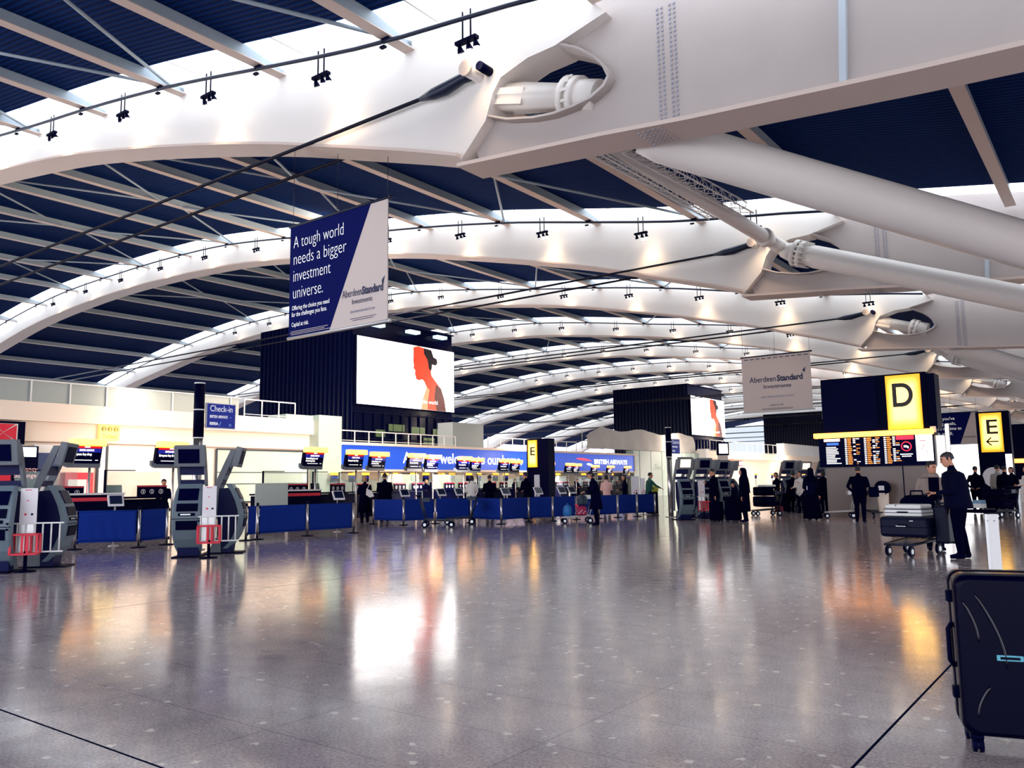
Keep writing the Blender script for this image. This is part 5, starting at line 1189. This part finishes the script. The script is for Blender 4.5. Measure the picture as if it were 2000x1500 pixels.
for x in (-1, 1):
    for y in (-0.11, 0.11):
        mb = MB(); mb.box((x * 0.22, y, 0.07), (0.06, 0.06, 0.03), bev=0.008); mb.tube((x * 0.22 - 0.024, y - 0.02, 0.035), (x * 0.22 - 0.006, y - 0.02, 0.035), 0.035, n=18); mb.tube((x * 0.22 + 0.006, y - 0.02, 0.035), (x * 0.22 + 0.024, y - 0.02, 0.035), 0.035, n=18); w1 = mb.obj('caster', m_black, t)
        mb = MB(); mb.tube((x * 0.22 - 0.027, y - 0.02, 0.035), (x * 0.22 + 0.027, y - 0.02, 0.035), 0.02, n=14); mb.obj('wheel_hub', m_knavy, w1)
for z in (0.26, 0.74):
    mb = MB(); mb.box((-Wc / 2 - 0.008, -0.02, z), (0.03, 0.05, 0.06), bev=0.008); mb.obj('hinge', m_black, t)
mb = MB(); mb.pipe([(-Wc / 2 - 0.0, 0, 0.38), (-Wc / 2 - 0.02, 0, 0.41), (-Wc / 2 - 0.02, 0, 0.57), (-Wc / 2, 0, 0.60)], 0.012, 8); mb.obj('side_handle', m_black, t)
mb = MB(); mb.box((-0.055, -0.168, 0.465), (0.115, 0.008, 0.028), bev=0.003); bd = mb.obj('badge', mat('badge_teal', rgb(90, 170, 190), 0.35), t, None)
mb = MB(); mb.box((-0.055, -0.173, 0.465), (0.085, 0.004, 0.012)); mb.obj('badge_inset', m_near, bd)
# pale post between the talking men and the near suitcase
p = on_floor(1951, 1148)
t = thing('bollard', 'pale square post with two dark screws standing above the near suitcase', 'bollard', p, face(0.1, -1))
z1 = (CAM + ray(1940, 1005) * (p - CAM).dot(fw)).z
mb = MB(); mb.box((0, 0, z1 / 2), (0.11, 0.11, z1), bev=0.004); mb.obj('post', m_white, t)
mb = MB(); mb.box((-0.065, 0.01, z1 / 2), (0.05, 0.08, z1)); mb.obj('grey_edge', m_alu, t)
mb = MB(); mb.sphere((-0.06, -0.035, z1 - 0.08), 0.007, u=8, v=6); mb.sphere((0.01, -0.058, z1 - 0.08), 0.007, u=8, v=6); mb.obj('screws', m_black, t)
# ------------------------------------------------------------------ people
def lerp(a, b, u): return tuple(a[i] + (b[i] - a[i]) * u for i in range(3))
def person(label, loc, facing, h=1.74, top=None, legs=None, shoes=None, arms=('down', 'down'), lean=0.0, head=(0, 0), step=0.0, hair='short', coat=None, stout=1.0, fine=False, seated=False, group=None, scarf=None, extra=None, skin=None):
    """Front is -Y. arms per side (left of the body is +x): down, fwd, hold, phone, hip, reach."""
    s = h / 1.75; t = thing('person', label, 'person', loc, face(*facing), group)
    top = top or m_darkcloth; legs = legs or m_blackcloth; shoes = shoes or m_black; skin = skin or m_skin
    zoff = -0.42 if seated else 0.0
    segs = []          # (p, q, rp, rq, flat, material index)   0 skin 1 top 2 legs 3 shoes
    def bend(p):
        x, y, z = p
        if z > 0.92:
            dz = z - 0.92; return (x, y - dz * math.sin(lean), 0.92 + dz * math.cos(lean))
        return p
    bm = bmesh.new()
    mbx = MB(); mbx.bm.free(); mbx.bm = bm
    def tube(pts, rs, n=12, flat=1.0): mbx.pipe(pts, rs, n, flat=flat)
    lab = []
    def seg(p, q, rp, rq, mi): lab.append((Vector(p) * s, Vector(q) * s, (rp + rq) / 2 * s, mi))
    for sd, st in ((1, step), (-1, -step)):
        hip = (0.095 * sd, 0, 0.92); knee = (0.10 * sd, -0.02 - st * 0.28, 0.50); ank = (0.105 * sd, 0.03 - st * 0.45, 0.09)
        if seated: knee = (0.11 * sd, -0.42, 0.90); ank = (0.11 * sd, -0.40, 0.50)
        tube([hip, lerp(hip, knee, .5), knee, lerp(knee, ank, .35), ank], [0.108 * stout, 0.096 * stout, 0.074, 0.074, 0.056])
        seg(hip, knee, .1, .07, 2); seg(knee, ank, .07, .05, 2)
        toe = (ank[0] + 0.02 * sd, ank[1] - 0.17, ank[2] - 0.055)
        tube([(ank[0], ank[1] + 0.06, ank[2] - 0.05), (ank[0], ank[1], ank[2] - 0.035), toe], [0.042, 0.052, 0.036]); seg((ank[0], ank[1] + .06, ank[2] - .06), toe, .05, .05, 3)
    k = stout
    st_ = [(0.86, .15 * k, .115 * k), (0.95, .17 * k, .125 * k), (1.06, .158 * k, .12 * k), (1.2, .172 * k, .128 * k), (1.32, .19 * k, .122 * k), (1.40, .178, .10), (1.455, .10, .075), (1.49, .06, .06)]
    rings = []
    for z, rx, ry in st_:
        c = bend((0, 0, z)); rings.append([(c[0] + rx * math.cos(2 * PI * j / 20), c[1] + ry * math.sin(2 * PI * j / 20), c[2] + (-0.0)) for j in range(20)])
    mbx.loft(rings)
    seg(bend((0, 0, .9)), bend((0, 0, 1.38)), .17, .17, 1)
    nb = bend((0, 0, 1.44)); hp, ht = head; hc0 = (0, -0.02 - 0.0, 1.645)
    hc = bend(hc0); hc = (hc[0] + 0.0, hc[1] - 0.05 * math.sin(hp), hc[2] - 0.02 * hp)
    tube([nb, (hc[0], hc[1] + 0.025, hc[2] - 0.06)], [0.062, 0.056]); seg((nb[0], nb[1], nb[2] + .05), hc, .05, .06, 0)
    hands = []
    for sd, a in ((1, arms[0]), (-1, arms[1])):
        sh = bend((0.185 * sd * min(k, 1.1), 0, 1.385))
        if a == 'down': el = (sh[0] + .05 * sd, sh[1] + .02, sh[2] - .29); wr = (el[0] + .01 * sd, el[1] - .06, el[2] - .245); dr = (0, -.15, -1)
        elif a == 'fwd': el = (sh[0] + .05 * sd, sh[1] - .05, sh[2] - .28); wr = (el[0] - .06 * sd, el[1] - .22, el[2] - .02); dr = (-.25 * sd, -1, -.15)
        elif a == 'hold': el = (sh[0] + .07 * sd, sh[1] + .04, sh[2] - .27); wr = (el[0] - .13 * sd, el[1] - .21, el[2] + .03); dr = (-.7 * sd, -.7, .1)
        elif a == 'phone': el = (sh[0] + .05 * sd, sh[1] - .06, sh[2] - .27); wr = (el[0] - .10 * sd, el[1] - .18, el[2] + .14); dr = (-.5 * sd, -.5, .6)
        elif a == 'reach': el = (sh[0] + .03 * sd, sh[1] - .20, sh[2] - .19); wr = (el[0] - .04 * sd, el[1] - .22, el[2] - .10); dr = (0, -1, -.3)
        elif a == 'back': el = (sh[0] + .10 * sd, sh[1] + .07, sh[2] - .27); wr = (el[0] - .13 * sd, el[1] + .06, el[2] - .16); dr = (-1 * sd, .1, -.3)
        else: el = (sh[0] + .13 * sd, sh[1] + .03, sh[2] - .26); wr = (el[0] - .12 * sd, el[1] - .10, el[2] - .17); dr = (-.6 * sd, -.5, -.6)
        tube([(sh[0] * 0.55, sh[1], sh[2] - 0.01), sh, lerp(sh, el, .5), el, lerp(el, wr, .4), wr], [0.07, 0.074, 0.062, 0.052, 0.048, 0.036])
        seg(sh, el, .06, .05, 1); seg(el, lerp(el, wr, .93), .05, .035, 1)
        dv = Vector(dr).normalized(); pm = Vector(wr) + dv * 0.05
        tube([wr, pm, Vector(wr) + dv * 0.095], [0.026, 0.040, 0.034], 10, 0.55); seg(Vector(wr) + dv * .04, Vector(wr) + dv * .12, .03, .03, 0)
        hands.append((Vector(wr), dv, sd))
    bmesh.ops.recalc_face_normals(bm, faces=bm.faces)
    bmesh.ops.scale(bm, vec=(s, s, s), verts=bm.verts)
    me = bpy.data.meshes.new('tmp'); bm.to_mesh(me); bm.free()
    o = bpy.data.objects.new('tmp', me); COL.objects.link(o)
    md = o.modifiers.new('r', 'REMESH'); md.mode = 'VOXEL'; md.voxel_size = 0.016 if fine else 0.026; md.use_smooth_shade = True
    sm = o.modifiers.new('s', 'SMOOTH'); sm.factor = 0.5; sm.iterations = 3
    dg = bpy.context.evaluated_depsgraph_get(); dg.update()
    me2 = bpy.data.meshes.new_from_object(o.evaluated_get(dg)); bpy.data.objects.remove(o); bpy.data.meshes.remove(me)
    bm = bmesh.new(); bm.from_mesh(me2); bpy.data.meshes.remove(me2)
    for f in bm.faces:
        c = f.calc_center_median(); best = 1e9; mi = 1
        for p, q, r_, m_ in lab:
            d = q - p; u = max(0, min(1, (c - p).dot(d) / max(1e-9, d.dot(d)))); dist = (c - p - d * u).length - r_
            if dist < best: best = dist; mi = m_
        f.material_index = mi; f.smooth = True
    # head and fingers join the same mesh
    hb = MB(); hb.bm.free(); hb.bm = bm; H = Vector(hc) * s
    def hx(x, y, z):            # turn and nod the head
        v = Vector((x, y, z)) * s; v.rotate(Euler((hp, 0, ht))); return H + v
    def hell(sts, n=18):
        hb.loft([[hx(cx + rx * math.cos(2 * PI * j / n), cy + ry * math.sin(2 * PI * j / n), z) for j in range(n)] for cx, cy, z, rx, ry in sts], 0)
    hell([(0, -.030, -.125, .022, .022), (0, -.040, -.112, .045, .048), (0, -.028, -.07, .062, .075), (0, -.018, -.025, .071, .090), (0, -.010, .02, .076, .096), (0, -.004, .06, .074, .094), (0, 0, .092, .055, .072), (0, .004, .112, .02, .03)])
    hb.loft([[hx(-.012, -.105, .018), hx(.012, -.105, .018), hx(.008, -.095, .022), hx(-.008, -.095, .022)], [hx(-.020, -.104, -.03), hx(.020, -.104, -.03), hx(.014, -.132, -.024), hx(-.014, -.132, -.024)], [hx(-.014, -.098, -.042), hx(.014, -.098, -.042), hx(.008, -.11, -.04), hx(-.008, -.11, -.04)]], 0)
    for sd in (-1, 1):
        hb.loft([[hx(sd * (.074 + .012 * w_), .012 + .02 * math.cos(2 * PI * j / 8) * (1 - .4 * w_), .0 + .034 * math.sin(2 * PI * j / 8)) for j in range(8)] for w_ in (0, 1)], 0)
    if fine:
        for sd in (-1, 1):
            g = bmesh.ops.create_uvsphere(bm, u_segments=8, v_segments=6, radius=0.011 * s); bmesh.ops.translate(bm, vec=hx(sd * .03, -.098, .016), verts=g['verts'])
            for f in {f for v_ in g['verts'] for f in v_.link_faces}: f.material_index = 4
            hb.pipe([hx(sd * .014, -.108, .036), hx(sd * .032, -.105, .04), hx(sd * .05, -.092, .034)], 0.005 * s, 6, mi=4)
        hb.pipe([hx(-.024, -.108, -.066), hx(0, -.115, -.064), hx(.024, -.108, -.066)], 0.006 * s, 6, mi=5)
    for wr, dv, sd in hands:
        sidev = dv.cross(Vector((0, 0, 1))); sidev = sidev.normalized() if sidev.length > 0.1 else Vector((1, 0, 0)); nrm = sidev.cross(dv).normalized()
        for j, ln in enumerate((.068, .076, .072, .056)):
            b0 = wr + dv * 0.09 + sidev * ((j - 1.5) * 0.017)
            curl = -nrm if nrm.z > 0 else nrm
            hb.pipe([b0 * s, (b0 + dv * ln * .5 + curl * .012) * s, (b0 + dv * ln * .85 + curl * .038) * s], [.0095 * s, .0088 * s, .007 * s], 6)
        b0 = wr + dv * 0.04 - sidev * 0.03 * sd
        hb.pipe([b0 * s, (b0 + dv * .035 - sidev * .022 * sd) * s, (b0 + dv * .062 - sidev * .022 * sd) * s], [.012 * s, .0105 * s, .008 * s], 6)
    me = bpy.data.meshes.new('body'); bm.to_mesh(me); bm.free()
    for m_ in (skin, top, legs, shoes, m_hair, mat('lips', rgb(150, 80, 76), 0.5)): me.materials.append(m_)
    bo = bpy.data.objects.new('body', me); COL.objects.link(bo); bo.parent = t; bo.location = (0, 0, zoff * s)
    def child(mb, name, mt): o = mb.obj(name, mt, t); o.location = (0, 0, zoff * s); return o
    # hair
    if hair != 'none':
        mb = MB(); low = {'short': -.02, 'bob': -.09, 'long': -.10, 'cap': .02, 'hood': -.1, 'bald': .0}[hair]; n = 20; rings = []
        for z, rx, ry, cy in ((low, .080, .072, .036), (.0, .084, .098, .010), (.035, .085, .104, .004), (.07, .080, .102, .002), (.10, .060, .08, .004), (.124, .02, .03, .006)):
            ring = []
            for j in range(n):
                a = 2 * PI * j / n; x, y = rx * math.cos(a), cy + ry * math.sin(a)
                if z < .05 and y < -.03: y = max(y, -.03 + (.05 - z) * .0); y = -.03 if z < .03 else y
                ring.append(hx(x, y, z))
            rings.append(ring)
        mb.loft(rings)
        if hair == 'long': mb.loft([[hx(.075 * math.cos(2 * PI * j / 12), .055 + .04 * math.sin(2 * PI * j / 12), z) for j in range(12)] for z in (.02, -.08, -.17, -.24)])
        if hair == 'cap': mb.loft([[hx(.07 * math.cos(PI + PI * j / 8), -.09 + .075 * math.sin(PI + PI * j / 8), .045 - .0 + dz) for j in range(9)] for dz in (0, .01)], closed=False)
        child(mb, 'cap' if hair == 'cap' else 'hair', extra['hair'] if extra and 'hair' in extra else m_hair)
    if scarf:                    # long headscarf or hood falling over the shoulders
        mb = MB(); n = 22; rings = []
        for z, rx, ry, cy in ((1.785, .03, .04, 0), (1.765, .075, .095, 0), (1.70, .098, .115, .012), (1.62, .10, .105, .03), (1.52, .115, .11, .03), (1.42, .215, .15, .02), (1.25, .235, .17, .03), (scarf, .21, .165, .05)):
            ring = []
            for j in range(n):
                a = 2 * PI * j / n; x, y = rx * math.cos(a), cy - .015 + ry * math.sin(a)
                if 1.55 < z < 1.74 and math.sin(a) < -.6: y += .07
                v = bend((x, y, z)); ring.append(Vector(v) * s)
            rings.append(ring)
        mb.loft(rings, cap=False); child(mb, 'headscarf', m_blackcloth if not (extra and 'scarf' in extra) else extra['scarf'])
    if coat:                     # (hem height, material, flare)
        hem, cm, fl_ = coat; mb = MB(); n = 24; rings = []
        for z, rx, ry in ((1.44, .125, .10), (1.40, .20 * k, .13 * k), (1.25, .205 * k, .155 * k), (1.05, .19 * k, .155 * k), (.9, .205 * k, .165 * k), (hem, .205 * k + fl_, .16 * k + fl_)):
            if z < hem: continue
            c = bend((0, 0, z)); rings.append([Vector((c[0] + rx * math.cos(2 * PI * j / n) * (1 + .02 * math.sin(j * 3)), c[1] + ry * math.sin(2 * PI * j / n), c[2])) * s for j in range(n)])
        mb.loft(rings, cap=False); o = child(mb, 'coat', cm); sm = o.modifiers.new('t', 'SOLIDIFY'); sm.thickness = 0.012
    return t, H, hands, s, hc

m_grey_parka = mat('beige_grey_parka', rgb(150, 132, 124), 0.8, noise=(9, 0.2), bump=0.4)
m_white_cloth = mat('white_cloth', rgb(236, 228, 222), 0.8, noise=(6, 0.06))
m_green_cloth = mat('dark_green_cloth', rgb(20, 84, 78), 0.8, noise=(6, 0.1))
m_pink_cloth = mat('pale_pink_cloth', rgb(240, 190, 180), 0.8)
m_greyhair = mat('greying_hair', rgb(46, 38, 48), 0.6, noise=(40, 0.4))
m_blond = mat('fair_hair', rgb(170, 130, 96), 0.6)
# the two talking men
P = on_floor(1880, 1091)
t, H, hands, s, hc = person('tall man in a dark suit jacket talking, bending his head to the left', P, (-0.93, -0.25), 1.78, mat('navy_black_jacket', rgb(4, 6, 36), 0.9, spec=0.06, noise=(5, 0.2)), m_blackcloth, arms=('fwd', 'down'), lean=0.10, head=(0.30, 0.1), hair='short', coat=(0.82, MATS['navy_black_jacket'], 0.015), stout=1.28, fine=True, extra={'hair': m_greyhair}, step=0.12)
mb = MB(); mb.box((-0.12 * s, -0.19 * s, 0.98 * s), (0.1, 0.012, 0.16), rx=0.1); mb.obj('pocket_flap', m_blackcloth, t)
P = LT + Vector((0.18, 1.05, 0))
t, H, hands, s, hc = person('man in an open beige-grey parka standing behind the loaded trolley', P, (0.35, -0.94), 1.66, m_grey_parka, m_blackcloth, arms=('hold', 'hold'), lean=0.10, head=(0.2, 0.55), hair='short', stout=1.15, fine=True, coat=(0.80, m_grey_parka, 0.02))
mb = MB(); mb.box((0.0, -0.205, 1.16 * s), (0.17, 0.06, 0.52), rx=0.1); mb.obj('dark_jumper', m_blackcloth, t)
mb = MB(); mb.ell([(0, 0.05, 1.40 * s, 0.15, 0.10), (0, 0.06, 1.46 * s, 0.16, 0.11), (0, 0.05, 1.52 * s, 0.12, 0.08)], 18); mb.obj('hood', m_grey_parka, t)
# man studying the board
person('man in dark jacket seen from behind, looking up at the departures board', on_floor(1682, 1020), (-0.05, 1), 1.74, m_blackcloth, m_blackcloth, arms=('hip', 'hold'), head=(-0.12, 0), stout=1.12, fine=True, hair='short', coat=(0.84, m_blackcloth, 0.01))
t = thing('shoulder_bag', 'dark shoulder bag at the side of the man before the departures board', 'bag', on_floor(1682, 1020) + Vector((0.42, 0.05, 0.78)), 0.2)
mb = MB(); mb.box((0, 0, 0.16), (0.3, 0.16, 0.32), bev=0.05); mb.obj('body', m_darkcloth, t)
mb = MB(); mb.pipe([(-0.1, 0, 0.3), (-0.13, 0, 0.48), (-0.16, 0.0, 0.6)], 0.015, 6); mb.obj('strap', m_black, t)
# woman with trolley
P = on_floor(1165, 1026)
person('woman in a long dark coat bending her head over her trolley', P, (-0.75, -0.55), 1.72, m_darkcloth, m_blackcloth, arms=('fwd', 'fwd'), lean=0.14, head=(0.55, 0), hair='bob', coat=(0.52, m_darkcloth, 0.07), fine=True)
# middle group
person('man in a dark cap holding a phone beside an upright suitcase', on_floor(1397, 1017), (-0.75, -0.65), 1.76, m_blackcloth, m_darkcloth, arms=('down', 'phone'), head=(0.3, 0), hair='cap', coat=(0.8, m_blackcloth, 0.02), fine=True)
person('woman in a long dark headscarf and coat looking left', on_floor(1456, 1020), (-0.95, -0.2), 1.74, m_blackcloth, m_blackcloth, arms=('down', 'down'), hair='long', scarf=0.95, coat=(0.35, m_blackcloth, 0.03), fine=True)
person('child in dark clothes beside the woman with the long headscarf', on_floor(1436, 1012), (-0.6, -0.7), 1.28, m_darkcloth, m_darkcloth, arms=('fwd', 'down'), hair='bob')
person('woman in a full-length black hooded gown with a backpack', on_floor(1588, 1016), (-0.5, 0.85), 1.72, m_blackcloth, m_blackcloth, arms=('fwd', 'down'), hair='none', scarf=1.0, coat=(0.06, m_blackcloth, 0.12), fine=True)
t = thing('backpack', 'dark backpack worn by the woman in the black hooded gown', 'backpack', on_floor(1588, 1016) + Vector((0.03, -0.28, 0.86)), face(0.5, -0.85))
mb = MB(); mb.box((0, 0, 0.2), (0.32, 0.14, 0.42), bev=0.05); mb.obj('body', m_darkcloth, t)
mb = MB(); mb.box((-0.1, -0.075, 0.22), (0.02, 0.01, 0.12)); mb.obj('zip_tag', m_alu, t)
person('person in white top with a white shoulder shape beside the hooded woman', on_floor(1566, 1003), (-0.3, -0.9), 1.68, m_white_cloth, m_darkcloth, arms=('phone', 'fwd'), hair='bob')
person('traveller in dark coat bending forward at a far kiosk', on_floor(1546, 1002), (0.3, 0.9), 1.7, m_blackcloth, m_blackcloth, arms=('reach', 'reach'), lean=0.35, hair='short', coat=(0.5, m_blackcloth, 0.03))
person('person in dark clothes standing behind the heaped trolley', on_floor(1520, 1001), (-0.6, -0.7), 1.66, m_blackcloth, m_blackcloth, arms=('fwd', 'fwd'), hair='bob')
person('person in dark coat standing left of the departures board plinth', on_floor(1612, 1003), (-0.7, 0.5), 1.7, m_blackcloth, m_blackcloth, arms=('down', 'down'), hair='bob', coat=(0.6, m_blackcloth, 0.02))
# at the desks
person('woman in a black coat with white shoulder bag, seen from behind', on_floor(712, 1022), (-0.8, 0.5), 1.70, m_blackcloth, m_blackcloth, arms=('fwd', 'fwd'), hair='bob', coat=(0.4, m_blackcloth, 0.05), fine=True, extra={'hair': m_blond})
P = on_floor(712, 1022)
t = thing('shoulder_bag', 'white shoulder bag hanging at the woman by the barrier gap', 'bag', P + Vector((0.26, -0.02, 0.95)), face(0.8, -0.6))
mb = MB(); mb.prism([(-0.1, -0.05, 0.3), (0.08, -0.05, 0.22), (0.17, -0.05, 0.02), (0.02, -0.05, -0.02), (-0.12, -0.05, 0.08)], (0, 0.09, 0)); mb.obj('body', m_white_cloth, t)
mb = MB(); mb.pipe([(-0.08, 0, 0.28), (0.0, 0, 0.45), (0.06, 0, 0.55)], 0.01, 6); mb.obj('strap', m_white_cloth, t)
person('big man in a dark coat seen from behind at the check-in desk', on_floor(751, 1019), (-0.8, 0.55), 1.80, m_blackcloth, m_blackcloth, arms=('fwd', 'hold'), hair='short', stout=1.3, coat=(0.7, m_blackcloth, 0.02), fine=True)
person('man in dark top with pale face leaning at the desk by the E totem', on_floor(1032, 1015), (-0.95, 0.15), 1.78, m_blackcloth, m_blackcloth, arms=('fwd', 'fwd'), lean=0.15, hair='short')
person('woman in a white jacket seen from behind at the desks', on_floor(922, 1014), (-0.7, 0.6), 1.68, m_white_cloth, m_blackcloth, arms=('fwd', 'fwd'), hair='bob')
person('traveller in dark coat seen from behind, right of the white jacket', on_floor(957, 1012), (-0.7, 0.6), 1.7, m_blackcloth, m_blackcloth, arms=('fwd', 'fwd'), hair='short', stout=1.15)
person('woman in a pale pink top behind the woman in the long coat', on_floor(1186, 1006), (-0.6, 0.7), 1.66, m_pink_cloth, m_blackcloth, arms=('fwd', 'fwd'), hair='bob')
person('person in a dark green shirt at the end of the barriers', on_floor(1268, 1004), (0.5, 0.6), 1.74, m_green_cloth, m_darkcloth, arms=('fwd', 'reach'), lean=0.12, hair='short', stout=1.1)
person('person in dark top at the desk beyond the pale pink top', on_floor(1222, 1003), (-0.7, -0.5), 1.66, m_darkcloth, m_blackcloth, arms=('fwd', 'fwd'), hair='bob')
q = on_floor(1279, 1003)
t = thing('yellow_bag', 'lime yellow bag beside the person in the green shirt', 'bag', q + Vector((0, 0, 0.0)), 0.4)
mb = MB(); mb.tube((0, 0, 0), (0, 0, 0.92), 0.16, n=10); mb.obj('case', m_darkcloth, t)
mb = MB(); mb.ell([(0, 0, 0.92, 0.16, 0.14), (0, 0, 1.05, 0.2, 0.16), (0.02, 0, 1.2, 0.14, 0.1)], 12); mb.obj('yellow_top', mat('lime_yellow', rgb(200, 206, 60), 0.6), t)
# clerks behind desks
for i, (px, lab, hr, cl) in enumerate(((318, 'clerk with cap-like dark hair behind the second desk sign', 'short', m_darkcloth), (660, 'clerk seated behind the third desk sign', 'bob', m_blackcloth), (832, 'clerk with white collar seated near the fifth and sixth signs', 'bob', m_blackcloth), (1006, 'clerk in dark waistcoat seated left of the E totem', 'short', m_blackcloth), (1128, 'clerk in dark clothes seated left of the woman in the long coat', 'bob', m_darkcloth))):
    X = (-25.9, -28.6, -29.6, -33.3, -34.4)[i]; b = on_x(px, 985, X)
    person(lab, Vector((X, b.y, 0.0)), (0.95, -0.2), 1.66, cl, m_blackcloth, arms=('fwd', 'fwd'), hair=hr, head=(0.2, 0))
# right edge
person('man in dark jacket standing beyond the tall talking man, hands behind his back', on_floor(1911, 1003), (0.1, 1), 1.76, m_blackcloth, m_blackcloth, arms=('back', 'back'), hair='short', coat=(0.8, m_blackcloth, 0.01))
person('person in a pale grey coat among the group by the right E totem', on_floor(1954, 1000), (0.3, 0.9), 1.8, mat('pale_grey_coat', rgb(176, 170, 164), 0.8), m_blackcloth, arms=('down', 'down'), hair='short')
person('person in a dark jacket before the pale grey coat by the right E totem', on_floor(1968, 1004), (0.3, 0.9), 1.74, m_blackcloth, m_blackcloth, arms=('down', 'fwd'), hair='short', stout=1.15)
person('person in dark clothes farther right in the group by the E totem', on_floor(1982, 1000), (-0.5, -0.8), 1.72, m_blackcloth, m_blackcloth, arms=('down', 'down'), hair='bob')
person('person in pale coat and dark trousers at the extreme right edge', on_floor(2014, 1010), (-0.6, -0.5), 1.7, m_white_cloth, m_blackcloth, arms=('fwd', 'fwd'), hair='short')
person('person in dark clothes glimpsed between the two talking men and the plinth', on_floor(1846, 1001), (-0.6, -0.7), 1.72, m_blackcloth, m_blackcloth, arms=('fwd', 'down'), hair='short')
